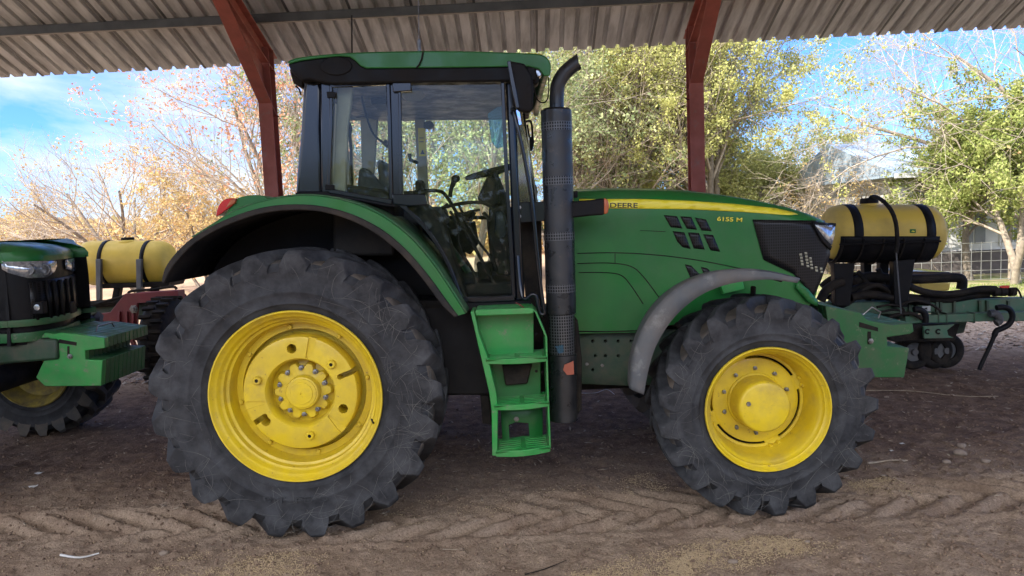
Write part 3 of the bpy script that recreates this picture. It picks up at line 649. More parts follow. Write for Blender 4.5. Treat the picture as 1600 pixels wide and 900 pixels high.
# ------------------------------------------------------------------ front mudguard
O = sm([(983, 607, 0), (986, 571, 0), (996, 532, 0), (1014, 495, 0), (1041, 463, 0), (1074, 440, 0), (1115, 424, 0), (1160, 419, 0), (1205, 423, 0), (1250, 434, 0)], 4)
I = sm([(1006, 617, 0), (1012, 584, 0), (1022, 548, 0), (1040, 514, 0), (1062, 487, 0), (1092, 463, 0), (1125, 448, 0), (1160, 440, 0), (1203, 437, 0), (1246, 442, 0)], 4)
wo_ = [at(p.x, p.y, .05) for p in O]; wi_ = [at(p.x, p.y, .03) for p in I]
mid = [(a*.8+b*.2)+Vector((0, -.012, 0)) for a, b in zip(wo_, wi_)]
cen = Vector((fx, 0, fz+.02))
def rad(p, r_, y): d_ = Vector((p.x-cen.x, 0, p.z-cen.z)); d_ = d_.normalized()*(d_.length+r_); return Vector((cen.x+d_.x, y, cen.z+d_.z))
fm = node('front_mudguard', tractor)
m = MB(); m.grid([[b, (b*.6+a*.4)+Vector((0, -.006, 0)), c_, rad(a, -.002, .062), rad(a, -.008, .10), rad(a, -.015, .20), rad(a, -.028, .30), rad(a, -.045, .33)] for a, b, c_ in zip(wo_, wi_, mid)])
o = m.build('guard_shell', 'greym', fm, recalc=False, smooth=60); q = o.modifiers.new('t', 'SOLIDIFY'); q.thickness = .008; q.offset = 1
m = MB(); m.tube([(fx+.02, .50, fz+.1), (fx+.02, .40, fz+.5), (fx-.0, .30, fz+.74)], .018); m.tube([(fx-.1, .50, fz+.1), (fx-.35, .40, fz+.4), (fx-.5, .30, fz+.52)], .018); m.build('guard_stay', 'dark', fm)
p0 = at(1040, 462, .02)
# ------------------------------------------------------------------ hood
HT = [at(*p, .86) for p in ((890, 300), (960, 297), (1040, 298), (1090, 301), (1140, 307), (1190, 315), (1230, 324), (1265, 334), (1290, 343), (1306, 352))]
HB = [at(*p, .77) for p in ((890, 522), (1000, 520), (1060, 506), (1120, 500), (1190, 500), (1240, 490), (1268, 478), (1277, 468), (1292, 420), (1301, 385), (1306, 356))]
def ip(L_, x): return float(np.interp(x, [p.x for p in L_], [p.z for p in L_]))
X0, X1 = HT[0].x, HT[-1].x-.002
def hoodY(x, z):
    zt = ip(HT, x); t = np.clip((x-(X1-.42))/.42, 0, 1)
    y = .775+.10*t**2.2
    dz = zt-z
    if dz < .10: y += .09*(1-dz/.10)**2.2
    y += .02*max(0, (dz-.35))
    return y
hd = node('hood', tractor)
rows = []; xs = np.concatenate([np.linspace(X0, X1-.4, 22), np.linspace(X1-.38, X1, 26)])
for x in xs:
    zt, zb = ip(HT, x), min(ip(HB, x), ip(HT, x)-.004); row = []
    ts = list(np.linspace(zb, max(zb, zt-.10), 10))+[zt-(zt-max(zb, zt-.10))*s for s in (.75, .5, .3, .15, .06, 0)]
    side = [(hoodY(x, z), z) for z in ts]
    yc = 1.2; side.append((side[-1][0]+.12, zt+.012)); side.append((yc, zt+.03))
    full = side+[(2*yc-y, z) for y, z in side[::-1][1:]]
    rows.append([(x, y, z) for y, z in full])
m = MB(); m.grid(rows, True); n = len(rows[0]); m.f += [tuple(range(n)), tuple((len(rows)-1)*n+k for k in range(n))]
m.build('hood_shell', 'green', hd, smooth=40)
def on_hood(px, py, off):
    Y = .78
    for _ in range(8): p = at(px, py, Y); Y = hoodY(p.x, p.z)-off
    return at(px, py, Y)
def decal(name, px, mat, off=.003, parent=None, thick=.002, n=0, holes=None):
    """panel following the hood side: triangulated fine so it hugs the curve"""
    bm = bmesh.new(); pts = [(p[0], p[1]) for p in px]
    if n: pts = [(p.x, p.y) for p in sm([(a, b, 0) for a, b in pts], n, True)]
    bm.faces.new([bm.verts.new((a, b, 0)) for a, b in pts]); bmesh.ops.triangulate(bm, faces=bm.faces[:])
    for _ in range(3):
        es = [e for e in bm.edges if e.calc_length() > 9]
        if es: bmesh.ops.subdivide_edges(bm, edges=es, cuts=1); bmesh.ops.triangulate(bm, faces=bm.faces[:])
    bm.verts.index_update(); m = MB(); vs = [on_hood(v.co.x, v.co.y, off) for v in bm.verts]; m.add(vs, [[v.index for v in f.verts] for f in bm.faces]); bm.free()
    o = m.build(name, mat, parent or hd, smooth=40); q = o.modifiers.new('t', 'SOLIDIFY'); q.thickness = thick; q.offset = 0
    return o
decal('stripe', [(905, 311), (1000, 311), (1080, 314), (1150, 319), (1210, 325), (1238, 331), (1247, 335), (1230, 336), (1160, 331), (1080, 327), (1000, 326), (905, 325)], 'yellow_s', .004)
for q in ([(1037, 336), (1058, 338), (1066, 357), (1048, 355)], [(1063, 338), (1080, 339), (1089, 359), (1073, 357)], [(1086, 340), (1103, 343), (1112, 361), (1096, 360)],
          [(1051, 361), (1069, 363), (1079, 389), (1066, 386), (1058, 377)], [(1075, 363), (1092, 364), (1101, 390), (1084, 388)], [(1099, 366), (1114, 367), (1125, 393), (1110, 391)],
          [(1070, 413), (1080, 415), (1095, 430), (1080, 437)], [(1095, 417), (1105, 419), (1114, 428), (1100, 430)]):
    decal('air_vent', q, 'mesh', .003, thick=.003)
grl = decal('grille', [(1176, 343), (1288, 345), (1296, 380), (1297, 398), (1282, 440), (1271, 463), (1240, 428), (1193, 406)], 'mesh', .006, thick=.006)
for i, (x, y, l) in enumerate(((1249, 396, 24), (1257, 394, 28), (1264, 402, 24), (1273, 416, 14), (1281, 418, 10))):
    for k in range(int(l/5)):
        decal('grille_slot', [(x+k*.8, y+k*5), (x+4+k*.8, y+k*5), (x+4.4+k*.8, y+3.6+k*5), (x+.4+k*.8, y+3.6+k*5)], 'inter', .012, parent=grl)
hl = decal('headlight', [(1272, 350), (1304, 353), (1303, 368), (1299, 383), (1288, 372)], 'lens', .016, parent=hd, thick=.01)
decal('headlight_trim', [(1268, 347), (1306, 350), (1306, 353), (1272, 351), (1288, 373), (1299, 385), (1297, 391), (1283, 375)], 'black', .018, parent=hd, thick=.012)
def seam(px, w_=.0035):
    pts = sm([on_hood(a, b, .001) for a, b in px], 6); m = MB(); m.tube(pts, w_, 6); m.build('panel_seam', 'dark', hd)
seam([(902, 396), (960, 395), (1020, 398), (1080, 405), (1130, 414), (1180, 425)]); seam([(902, 412), (950, 411), (985, 416), (1005, 432), (1030, 465)])
seam([(904, 426), (945, 426), (970, 430), (985, 445), (1005, 475)]); seam([(961, 396), (961, 411)], .0025); seam([(1000, 360), (1040, 362)], .002); seam([(900, 518), (960, 518), (1030, 515)], .005)
nose = decal('lower_nose', [(1246, 440), (1262, 452), (1277, 470), (1276, 478), (1262, 472), (1243, 450)], 'green', .02, thick=.02)
text3d('maker_lettering', 'DEERE', on_hood(953, 324.5, 0), on_hood(996, 325, 0), .034, 0, 'text', hd, bold=.012, yf=lambda q: hoodY(q.x, q.z)-.0065)
text3d('model_lettering', '6155 M', on_hood(1120, 345, 0), on_hood(1159, 347, 0), .030, 0, 'yellow_s', hd, bold=.018, yf=lambda q: hoodY(q.x, q.z)-.0045)
pbuild('firewall', [(890, 300), (903, 298), (905, 520), (890, 522)], .80, .8, 'black', bevel=.01)
pbuild('engine_skirt', [(1060, 455), (1245, 442), (1262, 470), (1260, 520), (1060, 520)], .86, .6, 'dark')
# green brackets seen between guard and hood
pbuild('guard_bracket', [(1125, 440), (1160, 437), (1164, 452), (1130, 460)], .70, .05, 'green_b')
# ------------------------------------------------------------------ front weights
def suitcase(root, px, Y0, n, th, mat, gap=.003):
    for i in range(n):
        m = MB(); m.prism([Vector((p.x, Y0+i*(th+gap), p.z)) for p in px], th); m.build('weight_slab', mat, root, bevel=.006)
SW = [(1290, 478), (1345, 489), (1355, 500), (1395, 508), (1426, 505), (1428, 518), (1422, 522), (1386, 527), (1387, 541), (1421, 544), (1413, 590), (1340, 590), (1300, 560)]
wgt = node('front_weights', tractor)
suitcase(wgt, [at(a, b, .86) for a, b in SW], .86, 10, .062, 'green_d')
m = MB(); m.tube([at(1348, 492, .9)+Vector((0, 0, .0)), at(1362, 480, .9), at(1376, 488, .9), at(1372, 497, .9)], .006); m.build('weight_handle', 'steel', wgt)
p = at(1361, 533, .85); m = MB(); bolt(m, (p.x, p.y, p.z), .016, .02); m.build('weight_bolt', 'steel', wgt)
m = MB(); m.pp([(1343, 503), (1372, 512), (1372, 518), (1343, 511)], .855, .006); m.pp([(1356, 518), (1361, 518), (1361, 538), (1356, 538)], .855, .006); m.build('weight_slot', 'dark', wgt)
# ------------------------------------------------------------------ exhaust
ex = node('exhaust', tractor)
def axis_pt(px, py): return at(px, py, .45)
a_, b_ = axis_pt(869, 172), axis_pt(877, 490); Rm = .100
def cyl(name, pts, r_, mat, n=40, **k): m = MB(); m.tube(pts, r_, n); return m.build(name, mat, ex, smooth=40, **k)
cyl('muffler', [a_, b_], Rm, 'muff', bevel=.006)
for py in (198, 281, 367, 449):
    t = (py-172)/318; c_ = a_.lerp(b_, t); dz = Vector((0, 0, .027)); cyl('perforated_band', [c_-dz, c_+dz], Rm+.0015, 'perf')
cyl('lower_shield', [axis_pt(877, 490), axis_pt(878, 552)], .088, 'perf')
cyl('base_stack', [axis_pt(879, 553), axis_pt(880.5, 656)], .095, 'muff2') if 'muff2' in M else cyl('base_stack', [axis_pt(879, 553), axis_pt(880.5, 656)], .095, 'muff', bevel=.004)
pbuild('stack_guard', [(885, 500), (903, 500), (909, 560), (909, 640), (897, 655), (885, 655)], .50, .16, 'dark', ex)
pts = sm([axis_pt(870, 172), axis_pt(870, 150), axis_pt(872, 132), axis_pt(880, 117), axis_pt(891, 106), axis_pt(903, 97)], 5)
m = MB(); m.tube(pts, [.047]*(len(pts)-1)+[.047], 28, caps=False)
# slant cut at the tip
for i in range(28):
    v = Vector(m.v[-28+i]); c_ = pts[-1]; dlt = (v-c_); m.v[-28+i] = tuple(v+(pts[-1]-pts[-2]).normalized()*(dlt.z*.55+.0)+Vector((0, 0, 0)))
o = m.build('exhaust_pipe', 'muff', ex, recalc=False, smooth=50); q = o.modifiers.new('t', 'SOLIDIFY'); q.thickness = .003
cyl('pipe_collar', [axis_pt(870, 176), axis_pt(870, 170)], .085, 'dark')
pbuild('sticker', [(882, 570), (896, 564), (897, 585), (886, 586), (880, 578)], .347, .004, 'sticker', ex, bevel=0)
pbuild('clip', [(867, 541), (880, 539), (881, 550), (873, 552)], .352, .01, 'glassb', ex, bevel=0)
pbuild('bracket_arm', [(806, 316), (852, 315), (852, 345), (806, 349)], .42, .05, 'blackg')
sl = node('work_light', tractor); pbuild('lamp_body', [(888, 315), (925, 312), (943, 309), (948, 315), (949, 331), (942, 336), (925, 337), (888, 341)], .40, .10, 'black', sl, bevel=.012)
pbuild('amber_lens', [(944, 309), (950, 312), (952, 322), (950, 333), (944, 335)], .39, .10, 'orange', sl, bevel=.008)
# ------------------------------------------------------------------ cab
cab = node('cab', tractor)
YN, YF = .36, 2.02      # near and far side planes
def cb(name, px, Y, d, mat, bevel=.006, par=None, sm_=0): return pbuild(name, px, Y, d, mat, par or cab, bevel, 35, sm_)
# roof: green upper shell over black side band
roofn = node('cab_roof', tractor)
def capshape(name, px, Y0, Y1, mat, inset=.06, par=None, bevel=.02):
    """roof slab whose near and far edges are drawn in and rounded"""
    P = [at(a, b, Y0) for a, b in px]; cx_ = sum(p.x for p in P)/len(P); cz_ = sum(p.z for p in P)/len(P); rows = []
    for t, s in ((0, .94), (.02, .975), (.06, 1.0), (.94, 1.0), (.98, .975), (1, .94)):
        y = Y0+(Y1-Y0)*t
        rows.append([Vector((cx_+(p.x-cx_)*(1-(1-s)*.15), y, cz_+(p.z-cz_)*s)) for p in P])
    m = MB(); m.grid(rows, True); n = len(P); m.f += [tuple(range(n)), tuple(5*n+k for k in range(n))[::-1]]
    return m.build(name, mat, par or roofn, bevel=bevel, smooth=35)
G = sm([(448, 97, 0), (462, 91, 0), (500, 86, 0), (560, 82, 0), (640, 80, 0), (720, 80, 0), (790, 82, 0), (835, 84, 0), (850, 87, 0), (859, 96, 0), (861, 108, 0), (859, 119, 0)], 3)
gpx = [(p.x, p.y) for p in G]+[(850, 119), (842, 108), (826, 104), (760, 105), (680, 106), (572, 107), (563, 103), (555, 95), (546, 89), (530, 88), (500, 91), (470, 95), (452, 100)]
P = [at(a, b, .30) for a, b in gpx]; m = MB(); rows = []
for t, dz in ((0, 0), (.03, .012), (.12, .03), (.5, .04), (.88, .03), (.97, .012), (1, 0)):
    rows.append([Vector((p.x, .30+1.80*t, p.z+dz)) for p in P])
m.grid(rows, True); n = len(P); m.f += [tuple(range(n)), tuple(6*n+k for k in range(n))[::-1]]; m.build('roof_shell', 'green', roofn, bevel=.008)
band = [(449, 99), (470, 94), (500, 90), (530, 87), (546, 88), (556, 94), (564, 102), (573, 106), (680, 105), (760, 104), (838, 103), (838, 126), (800, 127), (620, 129), (520, 131), (500, 128), (484, 124), (470, 126), (455, 112)]
P = [at(a, b, .31) for a, b in band]; m = MB(); m.prism(P, 1.78); m.build('roof_band', 'black', roofn, bevel=.012)
m = MB(); pts = [at(525+25*math.cos(a)*(1 if abs(math.cos(a)) < .8 else 1), 103+15*math.sin(a), .30) for a in [2*math.pi*i/32 for i in range(32)]]
m.prism(pts, .02); m.build('air_intake_cover', 'black', roofn, bevel=.008)
cb('rear_lamp', [(452, 108), (458, 106), (466, 112), (474, 124), (472, 136), (466, 134), (458, 130), (455, 120)], .42, .22, 'dark', .008, roofn)
m = MB(); m.tube([at(462, 134, .45), at(468, 140, .45), at(470, 148, .45)], .006); m.build('lamp_cable', 'dark', roofn)
cb('beacon_base', [(822, 82), (845, 83), (850, 88), (852, 93), (838, 92), (822, 88)], .45, .3, 'yellow_s', .01, roofn)
# hood-side corner lights of the roof
cb('front_lamp', [(822, 104), (828, 98), (836, 97), (842, 108), (843, 128), (838, 132), (826, 128)], .34, .12, 'black', .01, roofn)
cb('lamp_glass', [(834, 100), (840, 104), (847, 112), (846, 119), (840, 120), (836, 112)], .335, .08, 'lens', .006, roofn)
# antennas, twine
m = MB(); m.tube([at(550, 84, .9), at(549.5, 24, .9)], .006, 6); m.build('antenna', 'dark', roofn)
m = MB(); m.tube([at(655, 82, .9), at(654.5, 62, .9)], .012, 8); m.build('aerial_base', 'steel', roofn)
m = MB(); m.tube([at(654.5, 62, .9), at(653.5, -2, .9)], .0025, 6); m.build('whip_aerial', 'steel', roofn)
m = MB(); m.tube([at(661, 81, .295), at(659, 92, .292), at(655, 101, .29), at(651, 106, .295)], .006, 6); m.build('cable', 'dark', roofn)
m = MB(); m.tube(sm([at(833, 133, .4), at(840, 156, .4), at(851, 160, .4), at(857, 148, .4), at(857, 120, .4)], 5), .004, 6); m.build('mirror_cable', 'dark', roofn)
# rear duct pillar
duct = [(474, 122), (484, 117), (500, 116), (503, 122), (501, 200), (503, 250), (505, 305), (461, 305), (463, 270), (469, 210), (472, 160)]
P = [at(a, b, .40) for a, b in duct]; m = MB(); m.prism(P, .30); o = m.build('duct_pillar', 'blackg', cab, bevel=.035, seg=5)
m = MB(); m.tube([at(474, 128, .39), at(488, 132, .385), at(500, 130, .39)], .004, 6); m.build('duct_seam', 'dark', cab)
cb('rear_post', [(500, 126), (519, 129), (517, 200), (513, 305), (502, 306)], YN+.01, .10, 'blackg', .01)
cb('lower_sill', [(461, 301), (514, 299), (620, 312), (626, 324), (600, 322), (560, 314), (500, 307), (461, 308)], YN, .06, 'black', .006)
# side window and door frames (black bars round the glass)
def bar(name, pts, w_, Y, d, mat='blackg', par=None, bevel=.004):
    """bar of constant width (photo px) along a photo polyline"""
    a = []; b = []; P = [Vector((p[0], p[1], 0)) for p in pts]
    for i, p in enumerate(P):
        t = (P[min(i+1, len(P)-1)]-P[max(i-1, 0)]).normalized(); n_ = Vector((-t.y, t.x, 0)); a.append(at(p.x+n_.x*w_/2, p.y+n_.y*w_/2, Y)); b.append(at(p.x-n_.x*w_/2, p.y-n_.y*w_/2, Y))
    m = MB(); m.ribbon(a, b, d); return m.build(name, mat, par or cab, bevel=bevel, smooth=40)
swn = node('side_window', tractor)
bar('window_frame', [(516, 133), (560, 131), (606, 129)], 7, YN-.01, .03, par=swn); bar('window_frame', [(606, 130), (608.5, 200), (611, 312)], 6, YN-.012, .03, par=swn)
bar('window_frame', [(514, 298), (560, 306), (612, 316)], 7, YN-.01, .03, par=swn); bar('window_frame', [(517, 133), (517, 200), (513, 300)], 5, YN-.01, .03, par=swn)
m = MB(); m.pp([(517, 133), (606, 130), (611, 312), (514, 298)], YN+.003, .005); m.build('pane', 'glass', swn)
bar('pillar', [(616, 128), (618, 200), (621, 322)], 13, YN, .12)
cb('hinge', [(612, 125), (642, 124), (643, 142), (614, 144)], YN-.03, .04, 'blackg', .006); cb('hinge', [(612, 303), (664, 303), (668, 320), (640, 322), (614, 319)], YN-.03, .05, 'blackg', .006)
cb('window_latch', [(510, 143), (524, 143), (525, 152), (511, 153)], YN-.02, .02, 'black', .004); cb('window_latch', [(508, 288), (522, 289), (522, 297), (508, 297)], YN-.02, .02, 'black', .004)
door = node('door', tractor)
bar('door_frame', [(624, 126), (700, 124), (784, 123)], 6, YN-.015, .03, par=door)
bar('door_frame', [(624, 126), (625, 200), (627, 300), (628, 322)], 5, YN-.015, .03, par=door)
bar('door_frame', [(785, 122), (788, 200), (793, 300), (799, 400), (803, 465)], 6, YN-.015, .03, par=door)
bar('door_frame', sm([(626, 320, 0), (640, 332, 0), (662, 354, 0), (685, 385, 0), (703, 420, 0), (716, 455, 0), (722, 470, 0)], 4), 6, YN-.015, .03, par=door)
bar('door_frame', [(720, 468), (760, 468), (804, 466)], 8, YN-.015, .03, par=door)
dg = [(626, 127), (784, 125), (789, 220), (795, 330), (802, 465), (722, 466), (703, 420), (685, 385), (662, 354), (640, 332), (628, 320)]
m = MB(); m.pp(dg, YN+.003, .005); m.build('door_glass', 'glass', door)
cb('door_latch', [(774, 330), (784, 329), (791, 338), (791, 370), (780, 373), (772, 366)], YN+.03, .04, 'blackg', .008, door)
bar('sill_plate', [(722, 479), (770, 479), (830, 476)], 14, YN, .2, 'black')
# front corner post, windscreen edge, A pillar (curved glass leads off to the far side)
cb('front_post', [(790, 122), (802, 122), (806, 220), (812, 320), (820, 470), (806, 470), (799, 330), (794, 210)], YN+.01, .08, 'blackg', .012)
cb('front_lower_panel', [(812, 345), (846, 345), (848, 480), (822, 480)], .62, .05, 'dark', .006)
m = MB(); q = [(803, 170), (812, 172), (836, 322), (812, 322)]
m.prism([at(804, 125, .46), at(810, 125, .60), at(836, 325, .60), at(812, 325, .46)], .004); m.build('windscreen_corner', 'glass', cab)
cb('far_pillar', [(810, 150), (818, 165), (842, 325), (834, 325)], 1.95, .06, 'inter', .006)
bar('far_pillar', [(806, 126), (818, 210), (833, 322)], 5, 1.9, .08, 'inter')
m = MB(); m.add([at(812, 127, .55), at(838, 330, .55), Vector((at(838, 330, .55).x, 1.9, at(838, 330, .55).z)), Vector((at(812, 127, .55).x, 1.9, at(812, 127, .55).z))], [(0, 1, 2, 3)]); o = m.build('windscreen', 'glass', cab); q = o.modifiers.new('t', 'SOLIDIFY'); q.thickness = .006
# grab rail curled at its foot
m = MB(); m.tube(sm([at(802, 166, .30), at(808, 195, .28), at(818, 240, .28), at(827, 290, .28), at(833, 330, .28), at(838, 385, .28), at(844, 440, .28), at(849, 478, .28), at(850, 490, .28), at(844, 490, .28), at(841, 478, .28), at(838, 464, .28), at(832, 460, .28), at(822, 467, .3), at(816, 462, .32), at(812, 440, .34), at(809, 400, .36)], 5), .0125, 10); m.build('grab_rail', 'blackg', cab, smooth=60)
for q in ((812, 324), (812, 338)):
    p = at(q[0], q[1], .415); m = MB(); bolt(m, (p.x, p.y, p.z), .009, .01); m.build('bracket_bolt', 'steel', tractor)
# near mirror, far mirror
mi = node('mirror', tractor)
cb('mirror_housing', [(793, 97), (799, 95), (820, 99), (832, 118), (834, 140), (833, 168), (829, 175), (812, 173), (803, 165), (797, 130)], .10, .07, 'black', .014, mi)
cb('mirror_rim', [(792, 96), (798, 94), (812, 168), (806, 169), (802, 150)], .085, .02, 'blackg', .004, mi)
m = MB(); m.tube([at(826, 135, .1), at(822, 136, .18), at(806, 150, .34)], .018, 12); m.build('mirror_arm', 'black', mi)
m = MB(); m.tube(sm([at(800, 171, .30), at(806, 169, .2), at(812, 160, .15)], 4), .012, 10); m.build('mirror_arm', 'black', mi)
mi2 = node('mirror', tractor)
m = MB(); m.tube(sm([at(822, 190, 2.1), at(828, 189, 2.2), at(831, 196, 2.25), at(832, 215, 2.25)], 4), .010, 8); m.tube([at(824, 195, 2.2), at(827, 214, 2.25)], .008, 6); m.build('mirror_arm', 'dark', mi2)
cb('mirror_housing', [(827, 214), (834, 213), (835, 222), (832, 235), (828, 236)], 2.2, .06, 'black', .008, mi2)
cb('mirror_housing', [(833, 292), (838, 288), (840, 300), (838, 316), (834, 318)], 2.2, .06, 'black', .008, mi2)
# far side frame
cb('far_roof_rail', [(505, 135), (812, 132), (815, 186), (700, 187), (610, 187), (525, 188)], 2.0, .05, 'inter', .01)
for q in ([(563, 186), (590, 186), (582, 300), (570, 300), (565, 260)],):
    cb('far_rear_post', q, YF, .06, 'inter', .008)
bar('far_frame', [(543, 180), (548, 230), (550, 305)], 5, YF+.02, .04, 'blackg')
bar('far_pillar', [(655, 186), (661, 300), (664, 470)], 15, YF, .08, 'inter')
bar('far_frame', [(805, 186), (808, 300), (815, 470)], 8, YF, .06, 'interd')
bar('far_frame', [(535, 304), (600, 304), (668, 302)], 9, YF, .06, 'interd')
bar('far_frame', [(700, 340), (760, 340), (800, 341)], 6, YF, .05, 'interd')
bar('far_frame', [(690, 464), (760, 463), (815, 462)], 10, YF, .05, 'interd')
dcl = bar('warning_decal', [(658.5, 200), (660, 244)], 11, YF-.004, .002, 'yellow_s', bevel=0)
m = MB(); m.pp([(656.5, 241), (664, 241), (660, 234)], YF-.008, .002); m.build('decal_symbol', 'text', cab)
m = MB(); m.pp([(655, 215), (662, 215), (662, 216), (655, 216)], YF-.008, .002); m.pp([(655, 221), (662, 221), (662, 222), (655, 222)], YF-.008, .002); m.build('decal_rule', 'text', cab)
cb('far_lamp', [(662, 190), (672, 188), (677, 192), (677, 198), (671, 201), (662, 200)], YF-.06, .08, 'dark', .008)
m = MB(); m.pp([(670, 190), (810, 190), (815, 455), (690, 455)], YF+.02, .004); m.build('far_pane', 'glass', cab)
m = MB(); m.pp([(552, 190), (652, 190), (660, 300), (552, 300)], YF+.02, .004); m.build('far_pane', 'glass', cab)
# headliner and rear wall
m = MB(); a_ = at(518, 133, .40); b_ = at(800, 131, .40); m.box(a_.x, b_.x+.12, .40, 2.0, a_.z+.02, a_.z+.05); m.build('headliner', 'inter', cab, bevel=.01)
cb('ceiling_console', [(620, 133), (655, 133), (660, 140), (650, 148), (630, 150), (622, 145)], .6, .25, 'inter', .01); cb('radio', [(578, 150), (606, 149), (607, 162), (580, 163)], .9, .3, 'interd', .008)
m = MB(); a_ = at(527, 133, .45); b_ = at(519, 300, .45)
m.prism([a_, at(552, 133, .45), at(543, 200, .45), at(540, 300, .45), b_], .05); m.build('rear_corner_trim', 'inter', cab, bevel=.01)
m = MB(); m.prism([at(505, 128, 1.9), at(535, 128, 1.9), at(548, 310, 1.9), at(516, 310, 1.9)], .06); m.build('rear_corner_trim', 'inter', cab)
m = MB(); m.prism([at(520, 285, .5), at(600, 296, .5), at(616, 312, .5), at(616, 400, .5), at(520, 400, .5)], 1.4); m.build('rear_shelf', 'interd', cab, bevel=.02)
m = MB(); m.tube(sm([at(531, 186, .7), at(543, 190, .7), at(548, 200, .7), at(544, 215, .7), at(530, 227, .7)], 4), .010, 8); m.build('rear_handle', 'dark', cab)
m = MB(); m.tube(sm([at(565, 150, .8), at(572, 180, .8), at(584, 210, .8), at(602, 225, .8)], 5), .008, 6); m.tube([at(600, 221, .8), at(608, 228, .8)], .022, 8); m.build('microphone_stalk', 'dark', cab)
# seat
st = node('operator_seat', tractor)
m = MB(); m.prism([at(588, 250, .95), at(597, 249, .95), at(612, 290, .95), at(612, 330, .95), at(596, 326, .95)], .5); m.build('backrest', 'seatm', st, bevel=.05, seg=4)
m = MB(); m.prism([at(560, 262, .85), at(572, 262, .85), at(606, 300, .85), at(606, 318, .85), at(556, 306, .85)], .12); m.build('arm_console', 'seatm', st, bevel=.03, seg=3)
m = MB(); m.prism([at(600, 326, .95), at(690, 322, .95), at(695, 350, .95), at(600, 355, .95)], .5); m.build('seat_cushion', 'seatm', st, bevel=.03, seg=3)
cb('headrest_pad', [(648, 282), (657, 279), (663, 286), (662, 300), (649, 301)], .6, .1, 'interd', .02, st)
m = MB(); m.tube([at(640, 240, 1.7), at(641, 250, 1.7), at(652, 254, 1.8)], .015, 8); m.build('cab_hook', 'dark', cab)
# side console inside the door
cb('side_console', [(628, 322), (662, 316), (680, 330), (694, 352), (708, 400), (722, 440), (730, 466), (720, 466), (703, 425), (685, 390), (662, 358), (640, 334)], .46, .25, 'interd', .02)
# steering column and wheel
sc_ = node('steering_wheel', tractor)
c_ = at(770, 268, 1.15); Rs = .20; tilt = R(12); m = MB(); pts = [c_+Vector((Rs*math.cos(a)*math.cos(tilt), Rs*math.sin(a), Rs*math.cos(a)*math.sin(tilt)*1.0)) for a in [2*math.pi*i/40 for i in range(41)]]
m.tube(pts, .014, 10, caps=False); m.build('wheel_rim', 'interd', sc_, smooth=60)
m = MB()
for a in (0, 2.1, 4.2): m.tube([c_+Vector((0, 0, -.03)), c_+Vector((Rs*math.cos(a)*math.cos(tilt), Rs*math.sin(a), Rs*math.cos(a)*math.sin(tilt)))], .010, 8)
m.build('spoke', 'interd', sc_)
m = MB(); m.tube([c_, c_+Vector((.05, 0, -.18)), c_+Vector((.14, 0, -.60))], [.03, .045, .07], 14); m.build('steering_column', 'interd', cab)
cb('dash_console', [(762, 272), (778, 282), (782, 318), (770, 325), (750, 316), (745, 311)], 1.0, .3, 'interd', .02)
cb('dash_base', [(764, 322), (800, 322), (804, 430), (776, 430), (768, 400), (762, 360)], .75, .5, 'interd', .02)
cb('floor_console', [(690, 445), (800, 440), (805, 462), (700, 464)], .6, 1.2, 'interd', .02)
cb('lunch_box', [(744, 411), (770, 410), (768, 436), (748, 438)], .9, .2, 'interd', .01)
cb('sun_visor_panel', [(762, 178), (775, 168), (789, 165), (791, 228), (776, 232), (768, 222)], .55, .01, 'glassb', .004)
# joystick and levers
m = MB(); m.tube(sm([at(703, 308, .7), at(705, 295, .7), at(709, 283, .7)], 4), [.014]*8+[.014], 10); m.build('joystick', 'interd', cab)
cb('joystick_grip', [(705, 276), (711, 272), (718, 275), (719, 281), (712, 286), (710, 293), (704, 294)], .69, .04, 'interd', .012)
for pts, r_ in (([(648, 299), (670, 298), (688, 299), (697, 306), (712, 330), (738, 380), (760, 420), (772, 444)], .012), ([(717, 320), (730, 348), (748, 378), (765, 400), (774, 420)], .009),
               ([(703, 330), (712, 345), (716, 372), (722, 395), (736, 418), (744, 438), (740, 450)], .010), ([(690, 325), (720, 318), (745, 316), (758, 318), (770, 325)], .012), ([(720, 336), (735, 330), (750, 328)], .008), ([(700, 318), (694, 326), (704, 345)], .008), ([(722, 335), (735, 345), (742, 332)], .010), ([(755, 332), (766, 345)], .014)):
    m = MB(); m.tube(sm([at(a, b, .62) for a, b in pts], 4), r_, 8); m.build('lever', 'interd', cab, smooth=60)
cb('lever_box', [(708, 332), (740, 330), (732, 345), (716, 346)], .8, .3, 'interd', .01)
cb('far_fuel_step', [(712, 350), (742, 345), (748, 380), (735, 398), (718, 390)], 1.7, .1, 'interd', .01)
cb('far_lower_panel', [(660, 342), (728, 342), (724, 380), (734, 430), (736, 464), (660, 464)], 1.96, .04, 'interd', .01)
cb('far_lower_panel', [(760, 342), (815, 342), (820, 464), (736, 464), (742, 436), (768, 432)], 1.96, .04, 'interd', .01)
# cab floor
m = MB(); a_ = at(700, 470, .4); m.box(at(640, 470, .4).x, at(815, 470, .4).x, .42, 2.0, a_.z-.05, a_.z); m.build('cab_floor', 'dark', cab)
